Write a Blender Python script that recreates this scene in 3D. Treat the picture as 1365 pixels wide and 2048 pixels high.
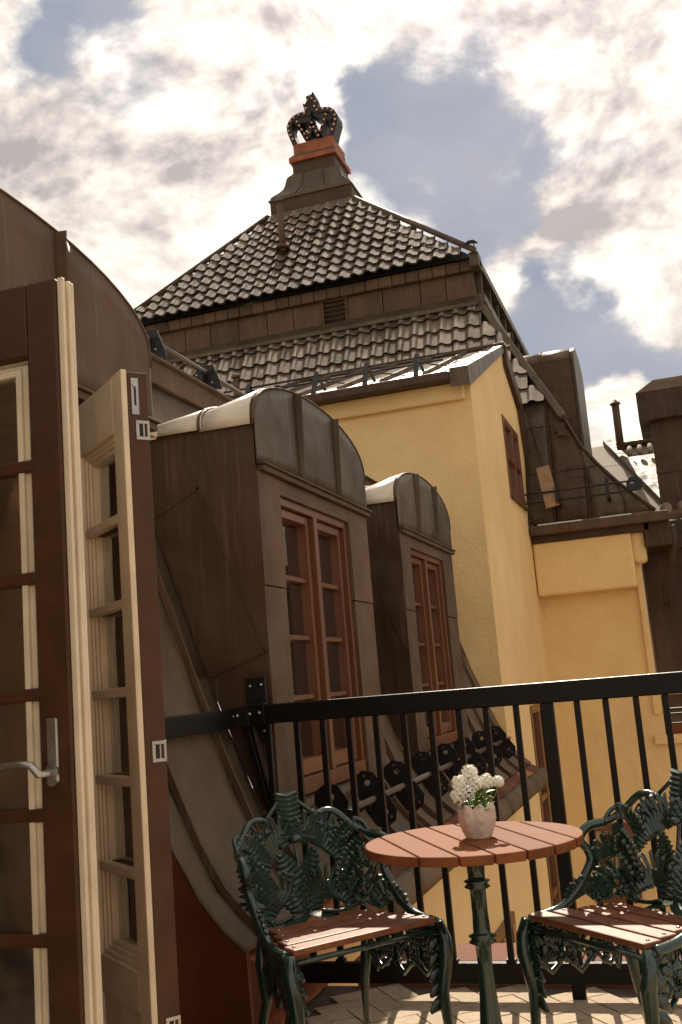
import bpy, math, random
from mathutils import Vector, Matrix
R = math.radians
rnd = random.Random(7)
S = bpy.context.scene
for o in list(bpy.data.objects): bpy.data.objects.remove(o)

# ---------------------------------------------------------------- camera
def cam_axes(yaw, pitch, roll):
    cy, sy = math.cos(yaw), math.sin(yaw)
    fw = Vector((-sy*math.cos(pitch), cy*math.cos(pitch), math.sin(pitch)))
    r0 = Vector((cy, sy, 0)); u0 = r0.cross(fw)
    r = r0*math.cos(roll)+u0*math.sin(roll); u = -r0*math.sin(roll)+u0*math.cos(roll)
    return fw, r, u
cd = bpy.data.cameras.new('camera'); cam = bpy.data.objects.new('camera', cd)
S.collection.objects.link(cam); S.camera = cam
fw, rr, uu = cam_axes(R(17.557), R(9.573), R(-4.75))
cam.matrix_world = Matrix(((rr.x, uu.x, -fw.x, 0), (rr.y, uu.y, -fw.y, 0), (rr.z, uu.z, -fw.z, 1.2), (0, 0, 0, 1)))
cd.sensor_fit = 'VERTICAL'; cd.sensor_height = 36; cd.lens = 36*2070.77/2048
cd.clip_start = .05; cd.clip_end = 2000
cd.dof.use_dof = True; cd.dof.focus_distance = 5.0; cd.dof.aperture_fstop = 14.0

# ---------------------------------------------------------------- world, sun, exposure
SUN_AZ, SUN_EL = R(9), R(41)       # azimuth left of +Y
W = bpy.data.worlds.new('World'); S.world = W; W.use_nodes = True
nt = W.node_tree; nt.nodes.clear()
def nd(t, **k):
    n = nt.nodes.new(t)
    for a, v in k.items(): setattr(n, a, v)
    return n
def lk(a, b): nt.links.new(a, b)
def mth(op, a, b=None, c=None, clamp=False):
    n = nd('ShaderNodeMath', operation=op, use_clamp=clamp)
    for i, v in enumerate((a, b, c)):
        if v is None: continue
        if isinstance(v, (int, float)): n.inputs[i].default_value = v
        else: lk(v, n.inputs[i])
    return n.outputs[0]
sky = nd('ShaderNodeTexSky', sky_type='NISHITA', sun_disc=False, sun_elevation=SUN_EL, sun_rotation=-SUN_AZ, air_density=1.0, dust_density=.3, ozone_density=1.0)
tc = nd('ShaderNodeTexCoord')
DIR = tc.outputs['Generated']
sd = Vector((-math.sin(SUN_AZ)*math.cos(SUN_EL), math.cos(SUN_AZ)*math.cos(SUN_EL), math.sin(SUN_EL)))
def noise(scale, det, rough, dist=0, off=(0, 0, 0), sq=(1, 1, 1.5)):
    mp = nd('ShaderNodeMapping'); lk(DIR, mp.inputs[0]); mp.inputs['Location'].default_value = off; mp.inputs['Scale'].default_value = sq
    n = nd('ShaderNodeTexNoise'); lk(mp.outputs[0], n.inputs['Vector'])
    n.inputs['Scale'].default_value = scale; n.inputs['Detail'].default_value = det
    n.inputs['Roughness'].default_value = rough; n.inputs['Distortion'].default_value = dist
    return n.outputs[0]
o1 = (1.3, 4.2, 2.0); so_ = tuple(a+b*.030 for a, b in zip(o1, sd)); so2 = tuple(a+b*.012 for a, b in zip(o1, sd))
nbig = noise(2.6, 3, .5, .2, (3.1, 1.7, .4)); nmid = noise(4.8, 10, .56, .25, o1); nlit = noise(4.8, 10, .56, .25, so_); nlit2 = noise(4.8, 10, .56, .25, so2)
# openings in the cloud deck: centre direction, cos outer, cos inner, strength
gaps = [((-0.1603, 0.8642, 0.4769), 0.99144, 0.99939, 0.68), ((-0.0974, 0.8844, 0.4564), 0.99452, 0.99966, 0.66), ((-0.0231, 0.8921, 0.4513), 0.99619, 0.99985, 0.62), ((0.0245, 0.8911, 0.4531), 0.99813, 0.99996, 0.4), ((-0.0852, 0.9546, 0.2854), 0.99027, 0.99939, 0.76), ((0.0022, 0.9648, 0.2629), 0.99255, 0.99939, 0.74), ((-0.1078, 0.8508, 0.5144), 0.99756, 0.99985, 0.5), ((-0.4099, 0.7196, 0.5605), 0.99357, 0.99985, 0.5), ((-0.4696, 0.7028, 0.5343), 0.99863, 0.99996, 0.3), ((-0.2803, 0.8059, 0.5215), 0.99756, 0.99985, 0.25),
        ((.55, .45, .70), .90, .98, .6), ((-.85, .1, .5), .90, .98, .6), ((.1, -.6, .79), .88, .98, .6), ((.9, -.2, .35), .90, .98, .6), ((-.6, -.7, .4), .90, .98, .6)]
banks = [((-0.0249, 0.923, 0.3839), 0.9954, 0.99939, 0.34), ((-0.1118, 0.9194, 0.377), 0.99756, 0.99985, 0.22), ((0.0298, 0.9288, 0.3693), 0.99452, 0.99939, 0.34), ((-0.0358, 0.9761, 0.2145), 0.99813, 0.99985, 0.35), ((-0.2493, 0.7843, 0.5681), 0.98769, 0.99863, 0.2), ((-0.426, 0.7803, 0.4579), 0.98481, 0.99756, 0.2), ((-0.0042, 0.858, 0.5136), 0.99619, 0.99939, 0.25), ((-0.2047, 0.875, 0.4386), 0.99863, 0.99996, 0.2)]
wn = nd('ShaderNodeTexNoise'); lk(DIR, wn.inputs['Vector']); wn.inputs['Scale'].default_value = 7; wn.inputs['Detail'].default_value = 6; wn.inputs['Roughness'].default_value = .55
w1 = nd('ShaderNodeVectorMath', operation='SUBTRACT'); lk(wn.outputs['Color'], w1.inputs[0]); w1.inputs[1].default_value = (.5, .5, .5)
w2 = nd('ShaderNodeVectorMath', operation='SCALE'); lk(w1.outputs[0], w2.inputs[0]); w2.inputs['Scale'].default_value = .17
w3 = nd('ShaderNodeVectorMath', operation='ADD'); lk(DIR, w3.inputs[0]); lk(w2.outputs[0], w3.inputs[1])
w4 = nd('ShaderNodeVectorMath', operation='NORMALIZE'); lk(w3.outputs[0], w4.inputs[0]); WDIR = w4.outputs[0]
def blobs(lst):
    acc = None
    for c, a, b, s in lst:
        vm = nd('ShaderNodeVectorMath', operation='DOT_PRODUCT'); lk(WDIR, vm.inputs[0]); vm.inputs[1].default_value = Vector(c).normalized()
        mr = nd('ShaderNodeMapRange', interpolation_type='SMOOTHSTEP'); lk(vm.outputs['Value'], mr.inputs[0])
        mr.inputs[1].default_value = a; mr.inputs[2].default_value = b; mr.inputs[3].default_value = 0; mr.inputs[4].default_value = s
        acc = mr.outputs[0] if acc is None else mth('MAXIMUM', acc, mr.outputs[0])
    return acc
gsum = mth('SUBTRACT', blobs(gaps), blobs(banks))
dens = mth('ADD', mth('MULTIPLY', nbig, .5), mth('MULTIPLY', nmid, 1.15))
dens = mth('SUBTRACT', mth('ADD', dens, -.50), mth('MULTIPLY', gsum, .62))
mr = nd('ShaderNodeMapRange', interpolation_type='SMOOTHSTEP'); lk(dens, mr.inputs[0])
mr.inputs[1].default_value = -.07; mr.inputs[2].default_value = .12
mask = mr.outputs[0]
# lit edges towards the sun, greyer bellies away from it
lit = mth('ADD', mth('MULTIPLY', mth('SUBTRACT', nmid, nlit), 2.8), mth('MULTIPLY', mth('SUBTRACT', nmid, nlit2), 1.6))
shade = mth('ADD', mth('ADD', lit, .56), mth('MULTIPLY', mth('SUBTRACT', noise(3.0, 5, .55, .2, (9, 3, 5)), .5), .9))
cr = nd('ShaderNodeValToRGB'); lk(shade, cr.inputs[0])
e = cr.color_ramp.elements; e[0].position = .22; e[0].color = (2.2, 1.95, 1.9, 1); e[1].position = .82; e[1].color = (5.8, 5.3, 4.65, 1)
m1 = e.new(.52); m1.color = (4.0, 3.6, 3.25, 1)
vm = nd('ShaderNodeVectorMath', operation='DOT_PRODUCT'); lk(DIR, vm.inputs[0]); vm.inputs[1].default_value = sd
glow = mth('POWER', mth('MAXIMUM', vm.outputs['Value'], 0), 16)
glow = mth('ADD', mth('MULTIPLY', glow, .46), .84)
cl = nd('ShaderNodeVectorMath', operation='SCALE'); lk(cr.outputs[0], cl.inputs[0]); lk(glow, cl.inputs['Scale'])
# thin veil over the blue
lim = nd('ShaderNodeVectorMath', operation='MINIMUM'); lk(sky.outputs[0], lim.inputs[0]); lim.inputs[1].default_value = (.95, 1.22, 1.68)
veil = nd('ShaderNodeMix', data_type='RGBA'); lk(mth('MULTIPLY', mth('ADD', nlit, -.12), .9, clamp=True), veil.inputs[0])
lk(lim.outputs[0], veil.inputs[6]); veil.inputs[7].default_value = (3.2, 2.9, 2.9, 1)
mx = nd('ShaderNodeMix', data_type='RGBA'); lk(mask, mx.inputs[0]); lk(veil.outputs[2], mx.inputs[6]); lk(cl.outputs[0], mx.inputs[7])
bg = nd('ShaderNodeBackground'); bg.inputs[1].default_value = .095; lk(mx.outputs[2], bg.inputs[0])
wo = nd('ShaderNodeOutputWorld'); lk(bg.outputs[0], wo.inputs[0])
W.cycles.sampling_method = 'MANUAL'; W.cycles.sample_map_resolution = 512

sl = bpy.data.lights.new('sun', 'SUN'); sl.energy = 3.0; sl.angle = R(.53); sl.color = (1, .90, .74)
so = bpy.data.objects.new('sun', sl); S.collection.objects.link(so)
so.rotation_euler = sd.to_track_quat('Z', 'Y').to_euler(); so.location = (0, 0, 30)
S.view_settings.view_transform = 'Standard'; S.view_settings.look = 'None'
S.view_settings.exposure = 1.38; S.view_settings.gamma = 1

# ---------------------------------------------------------------- materials
STREAK = (.30, .25, .17)
def mat(name, col, rough=.6, metal=0., var=.25, scale=6., bump=.0, bscale=40., spec=.5, coat=0., col2=None, streak=0., stretch=(1, 1, 1), grain=0., scol=STREAK, dent=0.):
    m = bpy.data.materials.new(name); m.use_nodes = True; t = m.node_tree; b = t.nodes['Principled BSDF']
    def N(ty, **k):
        n = t.nodes.new(ty)
        for a, v in k.items(): setattr(n, a, v)
        return n
    geo = N('ShaderNodeNewGeometry'); mp = N('ShaderNodeMapping'); t.links.new(geo.outputs['Position'], mp.inputs[0]); mp.inputs['Scale'].default_value = stretch
    n1 = N('ShaderNodeTexNoise'); t.links.new(mp.outputs[0], n1.inputs[0]); n1.inputs['Scale'].default_value = scale; n1.inputs['Detail'].default_value = 7; n1.inputs['Roughness'].default_value = .62
    c2 = col2 or tuple(c*(1-var) for c in col)
    c3 = tuple(min(1, c*(1+var)) for c in col)
    rp = N('ShaderNodeValToRGB'); t.links.new(n1.outputs[0], rp.inputs[0])
    rp.color_ramp.elements[0].position = .3; rp.color_ramp.elements[0].color = (*c2, 1)
    rp.color_ramp.elements[1].position = .72; rp.color_ramp.elements[1].color = (*c3, 1)
    out = rp.outputs[0]
    # per-piece variation
    oi = N('ShaderNodeObjectInfo'); hs = N('ShaderNodeHueSaturation'); mr = N('ShaderNodeMapRange')
    t.links.new(oi.outputs['Random'], mr.inputs[0]); mr.inputs[3].default_value = 1-var*.5; mr.inputs[4].default_value = 1+var*.5
    t.links.new(mr.outputs[0], hs.inputs['Value']); t.links.new(out, hs.inputs['Color']); out = hs.outputs[0]
    if streak:   # vertical run marks, lighter
        mp2 = N('ShaderNodeMapping'); t.links.new(geo.outputs['Position'], mp2.inputs[0]); mp2.inputs['Scale'].default_value = (26, 26, 1.1)
        n2 = N('ShaderNodeTexNoise'); t.links.new(mp2.outputs[0], n2.inputs[0]); n2.inputs['Scale'].default_value = 1.6; n2.inputs['Detail'].default_value = 5; n2.inputs['Roughness'].default_value = .6
        r2 = N('ShaderNodeMapRange'); t.links.new(n2.outputs[0], r2.inputs[0]); r2.inputs[1].default_value = .58; r2.inputs[2].default_value = .74; r2.inputs[3].default_value = 0; r2.inputs[4].default_value = streak
        mi = N('ShaderNodeMix', data_type='RGBA'); t.links.new(r2.outputs[0], mi.inputs[0]); t.links.new(out, mi.inputs[6]); mi.inputs[7].default_value = (*scol, 1); out = mi.outputs[2]
    t.links.new(out, b.inputs['Base Color'])
    b.inputs['Roughness'].default_value = rough; b.inputs['Metallic'].default_value = metal
    b.inputs['Specular IOR Level'].default_value = spec; b.inputs['Coat Weight'].default_value = coat; b.inputs['Coat Roughness'].default_value = .08
    rr_ = N('ShaderNodeMapRange'); t.links.new(n1.outputs[0], rr_.inputs[0]); rr_.inputs[3].default_value = rough*.8; rr_.inputs[4].default_value = min(1, rough*1.25); t.links.new(rr_.outputs[0], b.inputs['Roughness'])
    if bump or grain:
        n3 = N('ShaderNodeTexNoise'); t.links.new(mp.outputs[0], n3.inputs[0]); n3.inputs['Scale'].default_value = bscale; n3.inputs['Detail'].default_value = 6
        bp = N('ShaderNodeBump'); bp.inputs['Strength'].default_value = 1; bp.inputs['Distance'].default_value = bump; t.links.new(n3.outputs[0], bp.inputs['Height']); t.links.new(bp.outputs[0], b.inputs['Normal'])
        if dent:
            n4 = N('ShaderNodeTexNoise'); t.links.new(geo.outputs['Position'], n4.inputs[0]); n4.inputs['Scale'].default_value = 3.2; n4.inputs['Detail'].default_value = 1.5
            b4 = N('ShaderNodeBump'); b4.inputs['Distance'].default_value = dent; t.links.new(n4.outputs[0], b4.inputs['Height']); t.links.new(b4.outputs[0], bp.inputs['Normal'])
    return m
M = {}
M['plaster'] = mat('yellow_plaster', (.84, .60, .28), .9, var=.06, scale=1.1, bump=.008, bscale=26, col2=(.75, .51, .215), streak=.14, scol=(.58, .40, .20), dent=.02)
M['copper'] = mat('brown_copper_sheet', (.105, .060, .033), .65, .12, var=.36, scale=3.4, stretch=(1, 1, .3), bump=.003, bscale=30, streak=.28, dent=.08, spec=.35)
M['copper_d'] = mat('dark_brown_copper_sheet', (.066, .035, .020), .55, .12, var=.26, scale=4.5, stretch=(1, 1, .2), scol=(.17, .12, .08), bump=.003, bscale=25, streak=.55, spec=.3, dent=.06)
M['copper_g'] = mat('grey_patina_copper_sheet', (.086, .059, .034), .5, .2, var=.42, scale=4, stretch=(1, 1, .35), bump=.003, bscale=30, streak=.45, dent=.06, spec=.4)
M['copper_l'] = mat('weathered_grey_copper_sheet', (.125, .082, .050), .6, .1, spec=.3, var=.32, scale=4, bump=.003, bscale=30, streak=.25, dent=.03)
M['copper_o'] = mat('bright_orange_copper', (.34, .105, .045), .6, .15, spec=.3, var=.4, scale=6, bump=.003, bscale=14)
M['copper_r'] = mat('dark_red_copper', (.19, .052, .020), .42, .3, var=.35, scale=3, bump=.003, bscale=6)
M['tile'] = mat('glazed_brown_roof_tile', (.33, .26, .20), .17, .5, var=.42, scale=4, spec=.9, coat=.5)
M['dark'] = mat('black_painted_steel', (.007, .0045, .0035), .40, 0., var=.2, scale=12, bump=.0006, bscale=150, spec=.22)
M['bracket'] = mat('black_bracket_steel', (.012, .010, .010), .42, .2, var=.3, scale=20)
M['steel'] = mat('bare_steel', (.45, .42, .38), .3, .9, var=.15, scale=20)
M['pole'] = mat('brown_painted_tube', (.10, .07, .055), .35, .3, var=.2, scale=10)
M['wood_win'] = mat('red_brown_window_wood', (.150, .050, .0145), .38, 0., var=.2, scale=14, stretch=(1, 1, .15), coat=.15)
M['wood_door'] = mat('dark_brown_door_paint', (.068, .026, .0085), .45, 0., spec=.3, var=.25, scale=10, bump=.0008, bscale=60)
M['cream'] = mat('cream_door_paint', (.68, .56, .39), .45, 0., var=.14, scale=9, bump=.0006, bscale=60)
M['slat'] = mat('red_brown_oiled_slats', (.20, .068, .027), .5, 0., var=.32, scale=22, stretch=(1, 1, 1), bump=.0008, bscale=60, spec=.4)
M['top'] = mat('red_brown_oiled_table_top', (.19, .064, .024), .7, 0., var=.3, scale=24, bump=.0008, bscale=60, spec=.12)
M['green'] = mat('glossy_dark_green_cast_iron', (.008, .029, .019), .2, 0., var=.35, scale=20, bump=.0008, bscale=90, coat=.6)
M['green_hi'] = mat('dark_green_cast_iron_painted_sheen', (.020, .044, .027), .32, 0., var=.35, scale=20, bump=.0008, bscale=90, coat=.4)  # lighter green paints in the sky highlights on broad fronds and leaves
M['paver'] = mat('beige_concrete_paver', (.40, .30, .20), .9, 0., var=.16, scale=30, bump=.002, bscale=120, col2=(.30, .22, .145))
M['grout'] = mat('dark_paver_joint_sand', (.10, .07, .05), .95, 0., var=.3, scale=40, bump=.002, bscale=100)
M['pot'] = mat('whitewashed_ceramic', (.64, .52, .41), .6, 0., var=.14, scale=25, bump=.001, bscale=120)
M['petal'] = mat('white_petal', (.86, .82, .70), .6, 0., var=.06, scale=30)
M['leaf'] = mat('fresh_green_leaf', (.17, .30, .035), .4, 0., var=.35, scale=30)
M['curtain'] = mat('red_brown_curtain', (.70, .45, .36), .85, 0., var=.2, scale=12, bump=.001, bscale=200)
M['lace'] = mat('lace_and_pane_reflection', (.62, .50, .36), .9)  # curtain fringe; on the dormer curtains its paleness imitates pane reflections
M['room'] = mat('room_plaster', (.55, .42, .30), .9)
M['sheet_sun'] = mat('sheet_painted_sunlight', (.66, .58, .46), .45, .1, var=.2, scale=5, bump=.004, bscale=6)  # sun reflected by the roof tops is put into this pale colour
M['tray'] = mat('dull_red_brown_sheet', (.15, .062, .035), .85, 0., var=.35, scale=5, bump=.003, bscale=8, spec=.15)
M['board'] = mat('rough_pine_board', (.42, .24, .13), .7, 0., var=.25, scale=20, stretch=(1, 1, .3))
M['bulb'] = mat('amber_bulb', (.85, .42, .24), .25, 0., var=.25, scale=8, coat=.5)
M['sign'] = mat('black_sign_metal', (.020, .012, .010), .5, .2, var=.3, scale=6)
M['roof_far'] = mat('pale_worn_sheet_roof', (.25, .20, .155), .85, 0., spec=.12, var=.3, scale=2.2, bump=.005, bscale=4, streak=.2)
M['ground'] = mat('courtyard_paving', (.22, .18, .13), .9, var=.2, scale=1.5)
M['reed'] = mat('vent_black', (.01, .008, .007), .7)
def glass(name, col, rough=.03, trans=.85):
    m = bpy.data.materials.new(name); m.use_nodes = True; t = m.node_tree; t.nodes.clear()
    o = t.nodes.new('ShaderNodeOutputMaterial'); g = t.nodes.new('ShaderNodeBsdfGlossy'); tr = t.nodes.new('ShaderNodeBsdfTransparent'); f = t.nodes.new('ShaderNodeFresnel'); f.inputs[0].default_value = 1.65
    mx_ = t.nodes.new('ShaderNodeMixShader'); g.inputs['Roughness'].default_value = rough; tr.inputs[0].default_value = (*col, 1)
    mn = t.nodes.new('ShaderNodeTexNoise'); mn.inputs['Scale'].default_value = 3; geo = t.nodes.new('ShaderNodeNewGeometry'); bp = t.nodes.new('ShaderNodeBump'); bp.inputs['Distance'].default_value = .004
    t.links.new(geo.outputs['Position'], mn.inputs[0]); t.links.new(mn.outputs[0], bp.inputs['Height']); t.links.new(bp.outputs[0], g.inputs['Normal'])
    ad = t.nodes.new('ShaderNodeMath'); ad.operation = 'MULTIPLY_ADD'; ad.inputs[1].default_value = 1.3; ad.inputs[2].default_value = .24; ad.use_clamp = True
    t.links.new(f.outputs[0], ad.inputs[0]); t.links.new(ad.outputs[0], mx_.inputs[0]); t.links.new(tr.outputs[0], mx_.inputs[1]); t.links.new(g.outputs[0], mx_.inputs[2]); t.links.new(mx_.outputs[0], o.inputs[0]); return m
M['glass'] = glass('window_glass', (.86, .82, .72))

# ---------------------------------------------------------------- mesh helpers
C = S.collection
class MB:
    def __init__(s): s.v = []; s.f = []
    def add(s, vs, fs):
        n = len(s.v); s.v += [tuple(v) for v in vs]; s.f += [tuple(i+n for i in f) for f in fs]; return s
    def box(s, x0, x1, y0, y1, z0, z1):
        v = [(x, y, z) for z in (z0, z1) for y in (y0, y1) for x in (x0, x1)]
        return s.add(v, [(0, 2, 3, 1), (4, 5, 7, 6), (0, 1, 5, 4), (2, 6, 7, 3), (0, 4, 6, 2), (1, 3, 7, 5)])
    def obox(s, c, ax, ay, az, hx, hy, hz):   # oriented box
        c, ax, ay, az = map(Vector, (c, ax, ay, az)); ax = ax.normalized()*hx; ay = ay.normalized()*hy; az = az.normalized()*hz
        v = [c+ax*i+ay*j+az*k for k in (-1, 1) for j in (-1, 1) for i in (-1, 1)]
        return s.add(v, [(0, 2, 3, 1), (4, 5, 7, 6), (0, 1, 5, 4), (2, 6, 7, 3), (0, 4, 6, 2), (1, 3, 7, 5)])
    def bar(s, a, b, w, h, up=(0, 0, 1)):
        a, b, up = Vector(a), Vector(b), Vector(up); d = (b-a); l = d.length; d.normalize(); x = d.cross(up)
        if x.length < 1e-4: x = d.cross(Vector((1, 0, 0)))
        x.normalize(); y = x.cross(d); return s.obox((a+b)/2, x, y, d, w/2, h/2, l/2)
    def tube(s, pts, r, n=8, cap=True):
        pts = [Vector(p) for p in pts]; rs = r if isinstance(r, (list, tuple)) else [r]*len(pts); base = len(s.v); prev = None
        for i, p in enumerate(pts):
            d = (pts[min(i+1, len(pts)-1)]-pts[max(i-1, 0)]).normalized()
            if prev is None: x = d.cross(Vector((0, 0, 1)) if abs(d.z) < .9 else Vector((1, 0, 0)))
            else: x = prev-d*prev.dot(d)
            x.normalize(); prev = x; y = d.cross(x)
            for k in range(n):
                a = 2*math.pi*k/n; s.v.append(tuple(p+(x*math.cos(a)+y*math.sin(a))*rs[i]))
        for i in range(len(pts)-1):
            for k in range(n):
                a = base+i*n+k; b = base+i*n+(k+1) % n; s.f.append((a, b, b+n, a+n))
        if cap:
            s.f.append(tuple(base+k for k in reversed(range(n)))); e_ = base+(len(pts)-1)*n; s.f.append(tuple(e_+k for k in range(n)))
        return s
    def lathe(s, prof, c=(0, 0, 0), n=20):
        base = len(s.v)
        for r, z in prof:
            for k in range(n):
                a = 2*math.pi*k/n; s.v.append((c[0]+r*math.cos(a), c[1]+r*math.sin(a), c[2]+z))
        for i in range(len(prof)-1):
            for k in range(n):
                a = base+i*n+k; b = base+i*n+(k+1) % n; s.f.append((a, b, b+n, a+n))
        s.f.append(tuple(base+k for k in reversed(range(n)))); e_ = base+(len(prof)-1)*n; s.f.append(tuple(e_+k for k in range(n)))
        return s
    def prism(s, poly, org, u, w, n, t):   # 2D polygon in (u,w) extruded t along n
        org, u, w, n = map(Vector, (org, u, w, n)); k = len(poly)
        a = [org+u*p[0]+w*p[1] for p in poly]; b = [p+n*t for p in a]
        return s.add(a+b, [tuple(range(k)), tuple(reversed(range(k, 2*k)))]+[(i, i+k, (i+1) % k+k, (i+1) % k) for i in range(k)])
    def grid(s, rows):
        n = len(rows[0]); base = len(s.v)
        for r_ in rows: s.v += [tuple(p) for p in r_]
        for i in range(len(rows)-1):
            for j in range(n-1):
                a = base+i*n+j; s.f.append((a, a+1, a+n+1, a+n))
        return s
    def sphere(s, c, r, n=8, m=5, sz=1):
        return s.lathe([(max(.0005, r*math.sin(math.pi*i/m)), -r*sz*math.cos(math.pi*i/m)) for i in range(m+1)], c, n)
    def mesh(s, name, m, smooth=False):
        me = bpy.data.meshes.new(name); me.from_pydata(s.v, [], s.f); me.validate()
        if m: me.materials.append(m)
        if smooth:
            for p in me.polygons: p.use_smooth = True
        me.update(); return me
    def build(s, name, m, parent=None, smooth=False, bev=0, solid=0, label=None, auto=None):
        return link(name, s.mesh(name, m, smooth or auto is not None), parent, bev, solid, label, auto)
def recalc(me):
    import bmesh
    b = bmesh.new(); b.from_mesh(me); bmesh.ops.recalc_face_normals(b, faces=b.faces); b.to_mesh(me); b.free()
def link(name, me, parent=None, bev=0, solid=0, label=None, auto=None):
    o = bpy.data.objects.new(name, me); C.objects.link(o)
    if parent is not None:
        o.parent = parent
        if parent.type == 'EMPTY' and parent.get('_w', 0): o.matrix_parent_inverse = Matrix.Translation(-parent.location)
    recalc(me) if me.users < 2 else None
    if solid: mo = o.modifiers.new('solid', 'SOLIDIFY'); mo.thickness = solid; mo.offset = 0
    if bev: mo = o.modifiers.new('bevel', 'BEVEL'); mo.width = bev; mo.segments = 2; mo.limit_method = 'ANGLE'; mo.angle_limit = R(40)
    if auto is not None and not bev:
        pass
    if label: o['label'] = label
    return o
def tag(o, label=None, cat=None, group=None, kind=None):
    if label: o['label'] = label
    if cat: o['category'] = cat
    if group: o['group'] = group
    if kind: o['kind'] = kind
    return o
def thing(name, label, cat, loc=(0, 0, 0), rz=0, group=None, world=True):
    o = bpy.data.objects.new(name, None); C.objects.link(o); o.location = loc; o.rotation_euler[2] = rz; o.empty_display_size = .2
    tag(o, label, cat, group)
    if world: o['_w'] = 1
    return o
def disc(mb, c, ax, r, t, n=10):
    ax = Vector(ax).normalized(); return mb.tube([Vector(c)-ax*t/2, Vector(c)+ax*t/2], r, n)

# ================================================================= SETTING: ground, terrace floor
MB().box(-300, 300, -300, 300, -9.2, -9).build('ground', M['ground'])['kind'] = 'structure'
fl = MB().box(-1.72, 3.2, -2.5, 4.28, -.30, -.012).build('terrace_floor', M['grout']); fl['kind'] = 'structure'
pm = MB().box(-.0975, .0975, -.0475, .0475, -.01, 0).mesh('paver', M['paver'])
near, far = [], []
a45 = R(38)
for i in range(-40, 40):
    for j in range(-40, 40):
        # herringbone of 2:1 blocks: one lying and one standing block per cell of the lattice (.1,.1),(.2,-.2)
        for kind in (0, 1):
            bx, by = i*.1+j*.2, i*.1-j*.2
            cx, cy = (bx, by) if kind == 0 else (bx+.15, by-.05)
            ang = 0 if kind == 0 else math.pi/2
            X = cx*math.cos(a45)-cy*math.sin(a45)-.4; Y = cx*math.sin(a45)+cy*math.cos(a45)+3.0
            if -1.52 < X < 3.0 and -2.2 < Y < 4.2: (near if (Y > 3.5 and X < .35) else far).append((X, Y, ang+a45))
near.sort(key=lambda p: -p[1])
for X, Y, a in near[:295]:
    o = bpy.data.objects.new('paver', pm); C.objects.link(o); o.parent = fl; o.location = (X, Y, rnd.uniform(-.0025, .0005)); o.rotation_euler = (rnd.gauss(0, .004), rnd.gauss(0, .004), a+rnd.gauss(0, .006))
mb = MB()
for X, Y, a in far+near[295:]:
    ux, uy = Vector((math.cos(a), math.sin(a), 0)), Vector((-math.sin(a), math.cos(a), 0))
    mb.obox((X, Y, -.005), ux, uy, (0, 0, 1), .0975, .0475, .005)
mb.build('paver', M['paver'], fl)['kind'] = 'stuff'
# pink copper-capped upstand beyond the railing
ledge = thing('parapet_upstand', 'low copper-capped upstand just outside the black railing', 'parapet', (-.2, 4.37, 0))
MB().box(-1.45, 3.2, 4.282, 4.52, -1.2, .07).build('wall', M['copper_o'], ledge)
for i in range(5):
    MB().box(-1.46+i*.93, -1.464+(i+1)*.93, 4.275, 4.55, .072, .088).build('cap_sheet', M['tray'], ledge, bev=.003)

# ================================================================= MANSARD HOUSE (left)
house = thing('mansard_house', 'brown copper mansard house with arched dormers along the left side', 'house', (-2.5, 5, -9))
PROF = [(-2.5, 2.86), (-2.2, 1.97), (-1.98, 1.29), (-1.85, .93), (-1.75, .68), (-1.665, .53), (-1.58, .43), (-1.50, .36)]
def px_at(z):
    for (a, b), (c, d) in zip(PROF, PROF[1:]):
        if d <= z <= b: return c+(a-c)*(z-d)/(b-d)
    return PROF[-1][0]
def fine(prof, n=4):
    o = []
    for (a, b), (c, d) in zip(prof, prof[1:]):
        for i in range(n): t = i/n; o.append((a+(c-a)*t, b+(d-b)*t))
    return o+[prof[-1]]
def pband(z0, z1):
    p = [q for q in fine(PROF) if z0 < q[1] < z1]
    return [(px_at(z1), z1)]+p+[(px_at(z0), z0)]
def roof_sheet(y0, y1, z0, z1, m='copper_l'):
    rows = []
    for X, Z in pband(z0, z1):
        row = []
        for k in range(7):
            t = k/6; b = .005*math.sin(Z*7+y0*9)*math.sin(t*math.pi)+.003*math.sin(Z*17+t*5+y0*3)
            row.append((X-.003+b, y0+(y1-y0)*t, Z))
        rows.append(row)
    return MB().grid(rows).build('roof_panel', M[m], house, smooth=True, solid=.004)
def seam(y, z0, z1, h=.026, w=.014, m='copper'):
    mb = MB(); P = pband(z0, z1); pts = []
    for i, (X, Z) in enumerate(P):
        a, b = P[max(i-1, 0)], P[min(i+1, len(P)-1)]; dx, dz = b[0]-a[0], b[1]-a[1]; l = math.hypot(dx, dz); nx, nz = -dz/l, dx/l
        pts.append(((X, Z), (nx, nz)))
    rows = []
    for (X, Z), (nx, nz) in pts:
        rows.append([(X, y-w/2, Z), (X+nx*h, y-w/2, Z+nz*h), (X+nx*h, y+w/2, Z+nz*h), (X, y+w/2, Z)])
    return mb.grid(rows).build('roof_seam', M[m], house)
D = [(1.56, 3.18), (4.15, 5.80), (6.55, 8.17)]
ztop, zb = 2.86, .36
roof_sheet(3.32, 3.48, zb, ztop); seam(3.48, zb, 2.8); roof_sheet(3.48, 3.98, zb, ztop); seam(3.98, zb, 2.8)
roof_sheet(3.98, 4.15, 1.29, 2.4, 'copper_g'); roof_sheet(3.98, 4.15, zb, 1.285, 'copper_g')
for y0, y1, ss in ((5.80, 6.55, (5.93, 6.2)), (8.17, 10.0, (8.3, 8.75, 9.2, 9.65))):
    e_ = [y0]+list(ss)+[y1]
    for a, b in zip(e_, e_[1:]): roof_sheet(a, b, zb, ztop)
    for s_ in ss: seam(s_, zb, 2.8)
roof_sheet(9.6, 9.99, .9, 2.8, 'copper_d')
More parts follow.
